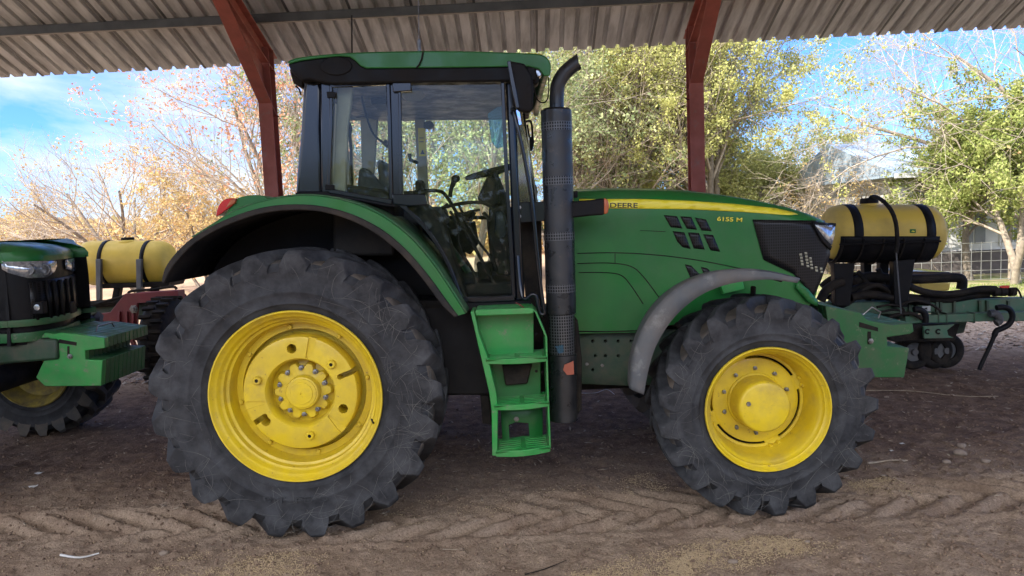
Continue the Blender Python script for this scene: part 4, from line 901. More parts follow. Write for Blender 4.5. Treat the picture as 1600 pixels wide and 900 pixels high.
# ------------------------------------------------------------------ steps
sp = node('access_steps', tractor)
def spb(name, px, Y, d, mat='green_b', bevel=.004): return pbuild(name, px, Y, d, mat, sp, bevel)
spb('left_stringer', [(735, 487), (741, 486), (748, 520), (762, 558), (775, 612), (778, 640), (777, 713), (769, 712), (768, 640), (764, 612), (752, 560)], .13, .26)
m = MB()
rs = [(833, 483), (839, 488), (855, 526), (857, 600), (861, 700)]; rb = [(826, 483), (826, 500), (829, 530), (833, 600), (838, 690)]
A_ = [at(a, b, .13) for a, b in rs]; B_ = [at(a, b, .13) for a, b in rs]; B_ = [Vector((p.x-.012, p.y, p.z)) for p in A_]
m.ribbon(A_, B_, .30); m.build('right_stringer', 'green_b', sp, bevel=.003)
def tread(name, l, r_, ytop, ybot, droop):
    # curved front lip and slotted plate behind it
    a, b = at(l, ybot, .13), at(r_, ybot-droop, .13); h_ = (at(l, ytop, .13)-a).z
    fr_ = []
    for i in range(13):
        t = i/12; p = a.lerp(b, t); y = .13-.045*math.sin(math.pi*t); fr_.append(Vector((p.x, y, p.z)))
    A1 = [p+Vector((0, 0, h_)) for p in fr_]; m = MB(); m.ribbon(A1, fr_, .012)
    b0 = [Vector((p.x, .40, a.lerp(b, i/12).z+h_)) for i, p in enumerate(fr_)]
    m.build(name+'_lip', 'green_b', sp, bevel=.004)
    m = MB(); zz = lambda t: a.lerp(b, t).z+h_-.004
    X = lambda t: a.lerp(b, t).x
    for k in range(7):        # bars running across, gaps between them
        y = .125+k*.042
        m.add([(X(0), y-.03*(k == 0), zz(0)), (X(1), y-.03*(k == 0), zz(1)), (X(1), y+.020, zz(1)), (X(0), y+.020, zz(0)), (X(0), y, zz(0)-.014), (X(1), y, zz(1)-.014), (X(1), y+.020, zz(1)-.014), (X(0), y+.020, zz(0)-.014)], [(0, 1, 2, 3), (4, 7, 6, 5), (0, 4, 5, 1), (2, 6, 7, 3), (0, 3, 7, 4), (1, 5, 6, 2)])
    for t0, t1 in ((.0, .06), (.47, .55), (.94, 1)):
        m.add([(X(t0), .12, zz(t0)+.002), (X(t1), .12, zz(t1)+.002), (X(t1), .40, zz(t1)+.002), (X(t0), .40, zz(t0)+.002), (X(t0), .12, zz(t0)-.012), (X(t1), .12, zz(t1)-.012), (X(t1), .40, zz(t1)-.012), (X(t0), .40, zz(t0)-.012)], [(0, 1, 2, 3), (4, 7, 6, 5), (0, 4, 5, 1), (2, 6, 7, 3), (0, 3, 7, 4), (1, 5, 6, 2)])
    m.build(name, 'green_b', sp, smooth=0)
tread('step_tread', 760, 855, 560, 569, 4); tread('step_tread', 773, 858, 632, 641, 6); tread('step_tread', 775, 860, 704, 714, 8)
spb('top_plate', [(742, 487), (745, 484), (826, 481), (834, 482), (834, 489), (826, 491), (744, 494)], .12, .30, 'green_b', .006)
spb('back_panel', [(741, 490), (834, 487), (834, 556), (757, 560)], .30, .02); spb('back_panel', [(766, 562), (845, 560), (845, 640), (782, 640)], .34, .02, 'green')
spb('step_box', [(784, 570), (832, 568), (824, 600), (790, 603)], .30, .04, 'dark', .01)
bpn = spb('back_panel', [(782, 640), (848, 638), (848, 700), (786, 704)], .36, .015, 'green')
cut = MB(); cut.prism([at(a, b, .30) for a, b in ((795, 668), (806, 664), (826, 665), (828, 690), (796, 690))], .2); carve(bpn, cut)
for q in ((838, 522), (838, 580), (847, 582)):
    p = at(q[0], q[1], .26); m = MB(); bolt(m, (p.x, p.y, p.z), .008, .008); m.build('step_bolt', 'dark', sp)
p = at(807, 655, .34); m = MB(); bolt(m, (p.x, p.y, p.z), .014, .014); m.build('step_bolt', 'steel', sp)
m = MB(); m.tube([at(806, 473, .2), at(815, 478, .16), at(821, 483, .13)], .004, 6); m.build('pink_twine', 'redm', tractor)
# faint moulded letters on the rear tyre wall
for ch, x in (('e', 418), ('T', 440), ('I', 455), ('P', 468), ('D', 482), ('O', 505)):
    yy = 780+(.0009*(x-462)**2)*-1
    if ch == 'I': continue
    text3d('moulded_letter', ch, at(x-6, yy+5, 0), at(x+7, yy+5, 0), .034, 0, 'tyre_l', wr, depth=.014, yf=lambda q: -.0055)
# ------------------------------------------------------------------ second tractor at the left edge
tl2 = thing('tractor', (-6.0, 1.9, 0), 'second green tractor, only its nose with twin headlights showing at the left edge', 'tractor')
Y2 = 1.42
def b2(name, px, Y, d, mat, par=None, bevel=.01, s=0, group=None): return pbuild(name, px, Y, d, mat, par or tl2, bevel, 35, s)
hd2 = node('hood', tl2)
# plan outline of the nose (photo x at depth Y), bulging to the front; the tractor faces right
PLN = [(-700, 0), (-60, 0), (8, .0), (36, .03), (58, .10), (76, .20), (92, .34), (104, .50), (112, .66), (117, .80), (112, .88), (90, .93), (-500, .95)]
PW = [Vector((at(a, 450, Y2+b).x, Y2+b, 0)) for a, b in PLN]; PWs = sm(PW, 5); cpl = Vector((at(-100, 450, Y2+.45).x, Y2+.47, 0))
def plan(off, z):      # outline pushed out by off; the nose rakes back towards the top
    out = []
    for i, p in enumerate(PWs):
        t = (PWs[min(i+1, len(PWs)-1)]-PWs[max(i-1, 0)]).normalized(); n_ = Vector((t.y, -t.x, 0)); out.append(Vector((p.x+n_.x*off, p.y+n_.y*off, z)))
    return out
def zz2(py): return at(60, py, Y2+.15).z
def layer(levels, mat, name, mt=None):
    rows = []
    for (py, off, rake) in levels:
        r_ = plan(off, zz2(py))
        rows.append([Vector((p.x-rake*max(0, 1-max(0, (PWs[2*5].x-p.x))/.6), p.y, p.z+(.035*(-1 if 0 else 0)))) for p in r_])
    m = MB(); m.grid(rows, True); n = len(rows[0]); m.f += [tuple(range(n)), tuple((len(rows)-1)*n+k for k in range(n))]; return m.build(name, mat, hd2, smooth=40)
layer([(535, -.03, .0), (505, -.01, -.0), (440, 0, .0), (405, -.005, .0)], 'black', 'nose_body')
layer([(408, .010, .0), (400, .014, .0), (392, .005, .02), (384, -.06, .06), (378, -.16, .12), (374, -.26, .22)], 'green', 'hood_shell')
layer([(506, .03, .0), (501, .035, .0), (496, .03, .0)], 'green_d', 'lower_trim'); layer([(530, .015, .0), (522, .02, .0), (516, .015, .0)], 'green_d', 'lower_trim')
def patch2(name, px0, px1, pts, off, mat, th=.012):
    """patch on the nose between arc positions, pts = [(u, ytop, ybot)], u 0..1"""
    a = min(range(len(PWs)), key=lambda i: abs(PWs[i].x-at(px0, 450, PWs[i].y).x)+(PWs[i].y-Y2 > .85)*9); b = min(range(len(PWs)), key=lambda i: abs(PWs[i].x-at(px1, 450, PWs[i].y).x)+(PWs[i].y-Y2 > .85)*9)
    N = 16; top = []; bot = []; base = plan(off, 0)
    for k in range(N+1):
        u = k/N; f = a+(b-a)*u; i = min(int(f), len(base)-2); q = base[i].lerp(base[i+1], f-i); yt = np.interp(u, [p[0] for p in pts], [p[1] for p in pts]); yb = np.interp(u, [p[0] for p in pts], [p[2] for p in pts])
        top.append(Vector((q.x, q.y, zz2(yt)))); bot.append(Vector((q.x, q.y, zz2(yb))))
    m = MB(); m.grid([top, bot]); o = m.build(name, mat, hd2, recalc=False); q = o.modifiers.new('t', 'SOLIDIFY'); q.thickness = th; q.offset = 0; return o
patch2('headlight', 10, 88, [(0, 405, 406), (.2, 406, 424), (.45, 407, 433), (.75, 408, 434), (.92, 409, 428), (1, 410, 418)], .012, 'lens')
patch2('headlight', 104, 118, [(0, 410, 425), (.5, 409, 431), (1, 409, 430)], .012, 'lens')
for (x, Yo) in ((47, .07), (72, .17)):
    p = at(x, 421, Y2+Yo); m = MB(); m.lathe((p.x, p.y-.012, p.z), [(0, .01), (.02, .004), (.038, -.012), (.044, -.012), (.046, .01)], 28); m.build('lamp_reflector', 'steel', hd2)
patch2('grille', 44, 117, [(0, 440, 500), (.3, 438, 498), (1, 436, 490)], .008, 'mesh')
for x in (50, 60, 70, 80, 90, 99, 107): patch2('grille_rib', x, x+3, [(0, 440, 498), (1, 440, 498)], .022, 'black', .02)
for (x, Yo) in ((60, .10), (104, .50)):
    p = at(x, 480, Y2+Yo-.03); m = MB(); m.box(p.x-.055, p.x+.045, p.y-.02, p.y+.05, p.z-.055, p.z+.045); m.build('work_lamp', 'black', hd2, bevel=.008); m = MB(); m.lathe((p.x, p.y-.022, p.z), [(0, -.004), (.024, 0), (.026, .01)], 20); m.build('lamp_glass', 'lens', hd2)
b2('front_frame', [(-120, 530), (88, 530), (90, 562), (-120, 580)], Y2+.05, .6, 'frame_g', None, .02)
W2 = [at(a, b, Y2+.08) for a, b in ((63, 528), (70, 520), (82, 522), (95, 520), (118, 522), (163, 528), (164, 544), (133, 548), (133, 562), (160, 563), (158, 603), (70, 604), (56, 590), (70, 560), (78, 560), (78, 528))]
w2 = node('front_weights', tl2)
for i in range(11):
    m = MB(); yy = i*.066; m.prism([Vector((p.x+.0, p.y+yy, p.z)) for p in W2], .062); m.build('weight_slab', 'green_b' if i == 0 else 'green_d', w2, bevel=.006)
p = at(109, 557, Y2+.07); m = MB(); bolt(m, (p.x, p.y, p.z), .018, .02); m.build('weight_bolt', 'steel', w2)
m = MB(); m.pp([(92, 530), (119, 535), (119, 540), (92, 536)], Y2+.075, .006); m.pp([(105, 541), (108, 541), (108, 556), (105, 556)], Y2+.075, .006); m.build('weight_slot', 'dark', w2)
m = MB(); q = at(150, 518, Y2+.2); m.tube([q, q+Vector((0, .03, .04)), q+Vector((0, .25, .04)), q+Vector((0, .28, 0))], .007, 8); m.build('weight_handle', 'steel', w2)
c2 = at(45, 560, Y2+1.25); c2.z = .675
wn = node('front_wheel', tl2); body, lug = tyre_mb(c2, Y2+1.25, .69, .46, .37, 21)
body.build('tyre', 'tyre', wn, smooth=50); lug.build('tread_lugs', 'lug', wn)
m = MB(); m.lathe((c2.x, Y2+1.25, c2.z), [(.365, .05), (.378, .03), (.38, .01), (.37, .004), (.36, .03), (.31, .08), (.29, .14), (.25, .15), (.1, .12), (0, .12)], 64); m.build('rim', 'yellow_d', wn)
m = MB(); m.lathe((c2.x, Y2+1.25, c2.z), [(.13, .15), (.12, .05), (.1, .0), (0, .0)], 40); m.build('hub_cap', 'yellow_d', wn)
wn = node('front_wheel', tl2); body, lug = tyre_mb(c2, Y2-.75, .675, .46, .34, 21); body.build('tyre', 'tyre', wn, smooth=50); lug.build('tread_lugs', 'lug', wn)
m = MB(); m.tube([(c2.x, Y2-.4, c2.z), (c2.x, Y2+1.3, c2.z)], .12, 16); m.build('front_axle', 'dark', tl2)

# ------------------------------------------------------------------ planter with the yellow tank (left, behind)
pl = thing('planter', (-5.0, 5.9, 0), 'crop planter with a bright yellow cylindrical tank over a red frame, behind the left tractor', 'planter')
def tank(root, xl, xr, yt, yb, Y, mat, straps, sw, name='tank'):
    a, b = at(xl, (yt+yb)/2, Y), at(xr, (yt+yb)/2, Y); r_ = (at((xl+xr)/2, yt, Y)-at((xl+xr)/2, yb, Y)).length/2; zc = (a.z+b.z)/2; sl = (b.z-a.z)/(b.x-a.x)
    L_ = b.x-a.x; prof = [(0, 0), (r_*.5, .012*L_), (r_*.78, .03*L_), (r_*.93, .07*L_), (r_, .13*L_), (r_*1.0, .3*L_), (r_*1.01, .5*L_), (r_, .7*L_), (r_, .87*L_), (r_*.93, .93*L_), (r_*.78, .97*L_), (r_*.5, .988*L_), (0, L_)]
    m = MB(); m.lathe((a.x, Y+r_*.0, a.z+0), prof, 48, axis='X'); m.v = [(x, y, z+(x-a.x)*sl) for x, y, z in m.v]
    t = m.build(name, mat, root, smooth=60)
    for s in straps:
        x = at(s, (yt+yb)/2, Y-r_*.7).x; m = MB(); z0 = a.z+(x-a.x)*sl
        pts = [(x, Y+(r_+.006)*math.cos(q), z0+(r_+.006)*math.sin(q)) for q in [2*math.pi*i/40 for i in range(41)]]
        rows = [[(x-sw, p[1], p[2]) for p in pts], [(x+sw, p[1], p[2]) for p in pts]]; m.grid(rows); o = m.build('strap', 'black', root, recalc=False, smooth=60); q = o.modifiers.new('t', 'SOLIDIFY'); q.thickness = .006
    return a, b, r_, zc, sl
a, b, r_, zc, sl = tank(pl, 127, 272, 376, 446, 5.9, 'tankl', (160, 226), .028)
m = MB(); p = at(200, 378, 5.9); m.lathe((p.x, p.y, p.z-.05), [(.16, 0), (.14, .06), (.10, .075), (0, .075)], 30, axis='Z'); m.build('filler_neck', 'tankl', pl); m = MB(); m.lathe((p.x, p.y, p.z+.02), [(.085, 0), (.085, .035), (.07, .045), (0, .045)], 24, axis='Z'); m.build('filler_cap', 'dark', pl)
for q in (150, 213): pbuild('tank_leg', [(q-1, 405), (q+7, 405), (q+7, 475), (q, 475)], 5.5, .06, 'steel' if 0 else 'purlin', pl)
for q in (182, 240): pbuild('tank_leg', [(q-4, 446), (q+6, 446), (q, 478), (q-10, 478)], 5.9, .10, 'dark', pl)
pbuild('saddle', [(155, 444), (265, 440), (262, 448), (158, 451)], 5.6, .5, 'dark', pl)
m = MB(); m.tube([at(124, 477, 5.5), at(290, 465, 5.5)], .05, 8); m.build('hose', 'dark', pl)
m = MB(); m.tube(sm([at(150, 475, 5.4), at(195, 462, 5.4), at(205, 455, 5.4), at(240, 452, 5.4), at(270, 448, 5.4), at(276, 452, 5.4)], 4), .018, 8); m.build('hose', 'dark', pl)
pbuild('red_mast', [(175, 484), (195, 459), (215, 458), (214, 515), (154, 512), (156, 490), (172, 488)], 5.2, .05, 'redm', pl)
pbuild('red_beam', [(212, 458), (278, 454), (280, 470), (212, 474)], 5.2, .2, 'redm', pl)
for x in (184, 196, 206): pbuild('red_rib', [(x, 487), (x+3, 487), (x+3, 512), (x, 512)], 5.17, .04, 'redm', pl)
for x in (201, 212): pbuild('red_strut', [(x, 530), (x+6, 528), (x+14, 548), (x+8, 550)], 5.2, .05, 'redm', pl)
p = at(209, 483, 5.15); m = MB(); bolt(m, (p.x, p.y, p.z), .045, .04); m.build('pivot_pin', 'steel', pl)
cp = at(247, 540, 5.1); wn = node('planter_wheel', pl); wx = at(222, 540, 4.6).x
m = MB(); m.lathe((wx, 4.95, .56), [(.3, .06), (.3, .02), (.42, 0), (.52, .03), (.55, .08), (.56, .17), (.55, .27), (.52, .32), (.42, .35), (.3, .33), (.3, .06)], 60, axis='X'); m.build('tyre', 'dark', wn, smooth=50)
m = MB()
for i in range(26):
    a_ = 2*math.pi*i/26
    for sd_ in (0, 1): m.obox((wx+.10+.15*sd_, 4.95+.565*math.cos(a_+sd_*.12), .56+.565*math.sin(a_+sd_*.12)), (.075, 0, 0), (0, -.022*math.sin(a_), .022*math.cos(a_)), (0, .02*math.cos(a_), .02*math.sin(a_)))
m.build('tread_lugs', 'dark', wn, bevel=.004); m = MB(); m.lathe((wx, 4.95, .56), [(0, .1), (.3, .1), (.3, .25), (0, .25)], 30, axis='X'); m.build('rim', 'greym', wn)
pbuild('planter_frame', [(60, 478), (300, 474), (300, 492), (60, 498)], 5.6, .15, 'frame_g', pl)
for x in (130, 165): pbuild('press_wheel_arm', [(x, 492), (x+8, 492), (x+14, 560), (x+6, 562)], 5.7, .05, 'dark', pl)
for x in (135, 170, 225):
    cpw = at(x, 555, 5.9); m = MB(); m.lathe((cpw.x, 5.85, .2), [(0, 0), (.17, 0), (.2, .02), (.2, .08), (.17, .1), (0, .1)], 28); m.build('press_wheel', 'dark', pl)

# ------------------------------------------------------------------ planter with the big tank (right, behind)
pr = thing('planter', (5.6, 3.9, 0), 'crop planter with big dull yellow tank in a black cradle and green toolbars, far right', 'planter')
Yt = 3.9
a, b, r_, zc, sl = tank(pr, 1288, 1466, 320, 408, Yt, 'tank', (1336, 1448), .05)
m = MB(); n = 24; x0, x1 = at(1312, 380, Yt-.3).x, at(1466, 380, Yt-.3).x; rows = []
for x in np.linspace(x0, x1, 8):
    s = (x-x0)/(x1-x0); e = 1 if .05 < s < .95 else 1
    cut_ = min(1, (1-s)*4+.25, s*6+.35); z0 = a.z+(x-a.x)*sl
    rows.append([(x, Yt+(r_+.02)*math.cos(q), z0+(r_+.02)*math.sin(q)) for q in [math.pi+math.pi*(.03+.94*i/n) if True else 0 for i in range(n+1)]])
m.grid(rows); o = m.build('cradle', 'black', pr, recalc=False, smooth=60); q = o.modifiers.new('t', 'SOLIDIFY'); q.thickness = .012
for q in np.linspace(1322, 1450, 5): 
    x = at(q, 395, Yt-.4).x; z0 = a.z+(x-a.x)*sl; m = MB(); m.tube([(x, Yt+(r_+.03)*math.cos(t), z0+(r_+.03)*math.sin(t)) for t in [math.pi*(1.05+.45*i/8) for i in range(9)]], .012, 6); m.build('cradle_rib', 'dark', pr)
m = MB(); m.tube([at(1312, 382, Yt-r_-.02), at(1470, 377, Yt-r_-.02)], .012, 6); m.build('cradle_rail', 'black', pr)
p = at(1358, 322, Yt); m = MB(); m.lathe((p.x, p.y, p.z-.04), [(.09, 0), (.09, .08), (.0, .08)], 24, axis='Z'); m.build('filler_neck', 'tank', pr); m = MB(); m.lathe((p.x, p.y, p.z+.03), [(.095, 0), (.095, .05), (.08, .06), (0, .06)], 24, axis='Z'); m.build('filler_cap', 'dark', pr)
m = MB(); m.tube(sm([at(1358, 312, Yt), at(1364, 307, Yt-.1), at(1377, 312, Yt-.3), at(1392, 328, Yt-.45), at(1400, 350, Yt-.48), at(1402, 380, Yt-.48), at(1400, 395, Yt-.48)], 5), .022, 10); m.build('filler_hose', 'dark', pr, smooth=60)
m = MB(); m.tube(sm([at(1400, 390, Yt-.48), at(1403, 430, Yt-.48), at(1406, 465, Yt-.48), at(1408, 490, Yt-.48)], 4), .008, 8); m.build('thin_hose', 'greym', pr)
p = at(1427, 361, Yt-r_-.004); m = MB(); m.pp([(1422, 358), (1431, 358), (1431, 364), (1422, 364)], Yt-r_-.006, .006); m.build('badge', 'green', pr); m = MB(); m.pp([(1424, 362), (1426, 360), (1429, 361), (1429, 362.5)], Yt-r_-.010, .004); m.build('badge_emblem', 'yellow_s', pr)
for px in ([(1303, 412), (1336, 412), (1328, 478), (1306, 478)], [(1396, 408), (1430, 405), (1418, 480), (1398, 480)]): pbuild('tank_stand', px, Yt-.25, .10, 'black', pr)
for px in ([(1350, 408), (1362, 408), (1362, 470), (1352, 470)], [(1376, 405), (1390, 405), (1386, 470), (1374, 470)]): pbuild('tank_stand', px, Yt+.3, .10, 'black', pr)
def hose(px, Y, r_, name='hose', mat='dark'): m = MB(); m.tube(sm([at(a, b, Y) for a, b in px], 5), r_, 12); return m.build(name, mat, pr, smooth=60)
hose([(1282, 470), (1290, 455), (1303, 445), (1318, 440)], Yt-.3, .05); hose([(1335, 440), (1360, 432), (1400, 436), (1440, 436), (1480, 434), (1502, 436), (1502, 452)], Yt+.1, .055)
hose([(1416, 445), (1440, 455), (1470, 460), (1500, 458), (1530, 452), (1556, 452)], Yt-.2, .040); hose([(1400, 462), (1440, 466), (1480, 468), (1520, 462), (1545, 458)], Yt-.1, .04); hose([(1330, 465), (1360, 460), (1400, 466), (1450, 472)], Yt-.2, .045)
hose([(1300, 470), (1330, 455), (1360, 448), (1395, 455)], Yt-.05, .05); hose([(1370, 480), (1395, 476), (1412, 484), (1412, 496)], Yt-.35, .012); hose([(1375, 488), (1400, 484), (1420, 492)], Yt-.35, .012)
for (x, y) in ((1555, 456), (1566, 456), (1580, 456)):
    m = MB(); p = at(x, y, Yt-.2); m.tube([p-Vector((.03, 0, 0)), p+Vector((.04, 0, 0))], .05, 12); m.build('valve_body', 'dark', pr, bevel=.006)
pbuild('valve_handle', [(1561, 448), (1568, 446), (1579, 446), (1577, 450), (1573, 451), (1573, 455), (1569, 455), (1568, 451)], Yt-.22, .03, 'redl', pr, .004)
hose([(1583, 462), (1586, 450), (1592, 455), (1596, 465)], Yt-.25, .010)
pbuild('hopper', [(1326, 448), (1362, 446), (1358, 464), (1326, 466)], 5.0, .5, 'tank', pr, .02); pbuild('hopper', [(1436, 440), (1486, 442), (1484, 454), (1440, 458)], 5.0, .5, 'tank', pr, .02)
pbuild('hopper_lid', [(1420, 428), (1428, 424), (1484, 425), (1488, 430), (1470, 434), (1425, 433)], 4.9, .7, 'blackg', pr, .012)
pbuild('toolbar', [(1270, 474), (1600, 466), (1900, 460), (1900, 484), (1600, 487), (1400, 491), (1270, 490)], Yt-.1, .18, 'planter_g', pr, .008)
for x in (1420, 1431, 1463, 1469, 1490, 1530, 1542, 1575): pbuild('clamp_plate', [(x, 470), (x+4, 470), (x+4, 491), (x, 491)], Yt-.13, .03, 'frame_g', pr, .003)
pbuild('sticker', [(1441, 478), (1454, 478), (1454, 486), (1441, 486)], Yt-.106, .003, 'paper', pr, 0); pbuild('sticker_mark', [(1444, 482), (1449, 480), (1449, 484)], Yt-.110, .002, 'text', pr, 0)
pbuild('toolbar', [(1415, 494), (1550, 489), (1900, 482), (1900, 500), (1550, 502), (1415, 506)], Yt-.35, .13, 'planter_g', pr, .008)
for x in (1466, 1479, 1522): pbuild('tube_joint', [(x, 489), (x+2, 489), (x+2, 505), (x, 505)], Yt-.357, .14, 'frame_g', pr, .002)
hose([(1428, 484), (1436, 484), (1445, 490), (1446, 504)], Yt-.37, .035, 'bent_tine', 'black'); hose([(1546, 490), (1556, 490), (1562, 500), (1556, 505)], Yt-.40, .04, 'rag_knot', 'greym')
m = MB(); m.tube(sm([at(x, y, 3.35) for x, y in ((1557, 481), (1568, 480), (1578, 484), (1582, 495), (1577, 506), (1566, 513), (1557, 517), (1553, 526), (1547, 540), (1540, 555), (1533, 570), (1530, 578))], 4), [.030]*28+[.022]*17, 10); m.build('marker_arm', 'black', pr, smooth=60)
m = MB(); m.tube([at(1560, 503, 3.4), at(1562, 515, 3.4)], .006, 6); m.build('marker_chain', 'steel', pr)
lk = pbuild('link_plate', [(1443, 510), (1492, 507), (1480, 516), (1482, 524), (1490, 528), (1444, 529)], Yt-.5, .03, 'planter_g', pr, .004); 
for x in (1449, 1466):
    p = at(x, 518, Yt-.505); m = MB(); m.lathe((p.x, p.y, p.z), [(.030, 0), (.030, -.004), (.014, -.004), (.014, 0)], 18, a0=.5, a1=5.5); m.build('plate_hole', 'dark', pr)
pbuild('row_unit', [(1385, 505), (1445, 507), (1445, 530), (1400, 535), (1380, 525)], Yt-.4, .2, 'dark', pr)
for (x, n_) in ((1430, .12), (1462, .10), (1480, .12)):
    cc_ = at(x, 541, Yt+.1); wn = node('gauge_wheel', pr); m = MB(); m.lathe((cc_.x, cc_.y, .21), [(.11, .03), (.115, 0), (.17, -.015), (.2, .0), (.21, .03), (.21, n_-.03), (.2, n_), (.17, n_+.01), (.11, n_)], 32); m.build('tyre', 'dark', wn, smooth=50)
    m = MB(); m.lathe((cc_.x, cc_.y, .21), [(0, -.01), (.035, -.01), (.04, .015), (.112, .02), (.112, n_-.01), (0, n_-.01)], 24); m.build('rim', 'greym', wn)
for pts, Y_, r_ in (([(1300, 486), (1330, 470), (1350, 452), (1372, 446), (1392, 458)], Yt-.15, .03), ([(1290, 462), (1315, 470), (1345, 478), (1380, 470), (1420, 474)], Yt+.05, .035), ([(1340, 425), (1352, 438), (1360, 460), (1350, 480)], Yt+.05, .028), ([(1372, 420), (1380, 440), (1376, 460), (1392, 478)], Yt+.1, .03),
                    ([(1440, 462), (1475, 472), (1510, 470), (1545, 466), (1580, 468)], Yt+.0, .022), ([(1284, 448), (1300, 436), (1330, 430), (1352, 434)], Yt+.2, .04), ([(1408, 476), (1430, 470), (1455, 476), (1470, 486)], Yt-.3, .014), ([(1385, 500), (1400, 492), (1425, 490), (1440, 498)], Yt-.4, .02)): hose(pts, Y_, r_)
pbuild('cross_member', [(1300, 470), (1415, 468), (1415, 500), (1300, 500)], Yt+.25, .12, 'frame_g', pr, .01); pbuild('gusset', [(1300, 440), (1400, 432), (1430, 470), (1300, 474)], Yt+.45, .06, 'dark', pr, .01)
pbuild('row_unit', [(1396, 508), (1500, 506), (1492, 532), (1410, 536)], Yt-.1, .25, 'dark', pr); pbuild('row_unit', [(1480, 500), (1512, 500), (1506, 520), (1484, 524)], Yt+.2, .2, 'frame_g', pr)
pbuild('press_frame', [(1290, 500), (1400, 502), (1400, 520), (1290, 520)], Yt+.1, .3, 'frame_g', pr)
# ------------------------------------------------------------------ house behind the garden
YH = 15.2
hx0, hx1 = at(1405, 400, YH).x, at(1900, 400, YH).x
house = thing('house', (hx0+4, YH, 0), 'pale farmhouse wall with tall windows above a dark plinth, behind the wire fence', 'house')
z_eave = 2.75
m = MB(); m.box(hx0, hx1, YH, YH+7, .62, z_eave); m.build('wall', 'white', house)
m = MB(); m.box(hx0-.05, hx1+.05, YH-.05, YH+7.05, -.3, .62); m.build('plinth', 'plinth', house)
m = MB(); m.prism([(hx0-.4, YH-.5, z_eave-.02), (hx0-.4, YH+3.5, z_eave+1.1), (hx0-.4, YH+7.5, z_eave-.02), (hx0-.4, YH+7.5, z_eave-.12), (hx0-.4, YH-.5, z_eave-.12)], (hx1-hx0+.8, 0, 0)); o = m.build('roof', 'hroof', house)
m = MB(); m.box(hx0-.4, hx1+.4, YH-.62, YH-.5, z_eave-.16, z_eave-.04); m.build('gutter', 'white', house)
for i in range(9):
    x = hx0+.55+i*1.05
    if x > hx1-1: break
    wn = MB(); wn.box(x, x+.72, YH-.03, YH+.05, .72, z_eave-.4); o = wn.build('window', 'white', house)
    for k in range(2):
        p = MB(); p.box(x+.06+k*.32, x+.34+k*.32, YH-.045, YH-.02, .80, z_eave-.47); p.build('pane', 'hglass', o)
YB = 34.0; bx0, bx1 = at(1196, 330, YB).x, at(1520, 330, YB).x; zt_ = at(1440, 270, YB).z
barn = thing('hay_shed', (bx0+4, YB, 0), 'low arched shed with a pale blue-grey sheet roof, over the front of the hood', 'shed')
m = MB(); prof = [(bx0+(bx1-bx0)*t, 1.7+(zt_-1.7)*math.sin(math.pi*.5*min(1, t*1.25))**.8) for t in np.linspace(0, 1, 20)]
m.grid([[Vector((x, YB, z)) for x, z in prof], [Vector((x+1, YB+9, z+.9)) for x, z in prof]]); o = m.build('roof', 'hroof', barn, recalc=False); q = o.modifiers.new('t', 'SOLIDIFY'); q.thickness = .06
m = MB(); m.prism([Vector((x, YB+.1, z-.05)) for x, z in prof]+[Vector((bx1, YB+.1, -.3)), Vector((bx0, YB+.1, -.3))], .1); m.build('wall', 'hroof', barn)
for k in range(1, 19, 2):
    x, z = prof[k]; m = MB(); m.tube([(x, YB-.02, z), (x+1, YB+9, z+.93)], .05, 5); m.build('roof_rib', 'hroof', barn); m = MB(); m.tube([(x, YB+.07, -.2), (x, YB+.07, z)], .05, 5); m.build('wall_rib', 'purlin', barn)
# wire fence in front of it
YW = 13.0
fence = thing('wire_fence', (at(1500, 400, YW).x, YW, 0), 'low white wire mesh fence between the lawn and the house', 'fence')
fx0, fx1 = at(1415, 400, YW).x, at(1800, 400, YW).x
for i, z in enumerate((.08, .30, .52, .74, .95)):
    m = MB(); m.tube([(fx0-1.5, YW, z), ((fx0+fx1)/2, YW, z-.02), (fx1, YW, z)], .008, 5); m.build('line_wire', 'wire', fence)
x = fx0-1.5; k = 0
while x < fx1:
    m = MB(); m.tube([(x, YW, .05), (x, YW, .96)], .007, 5); m.build('stay_wire', 'wire', fence); x += .235; k += 1
for x in (fx0-1.5, fx0+2.5, fx0+6.5):
    m = MB(); m.tube([(x, YW+.05, -.2), (x, YW+.05, 1.15)], .035, 8); m.build('fence_post', 'barkp', fence)

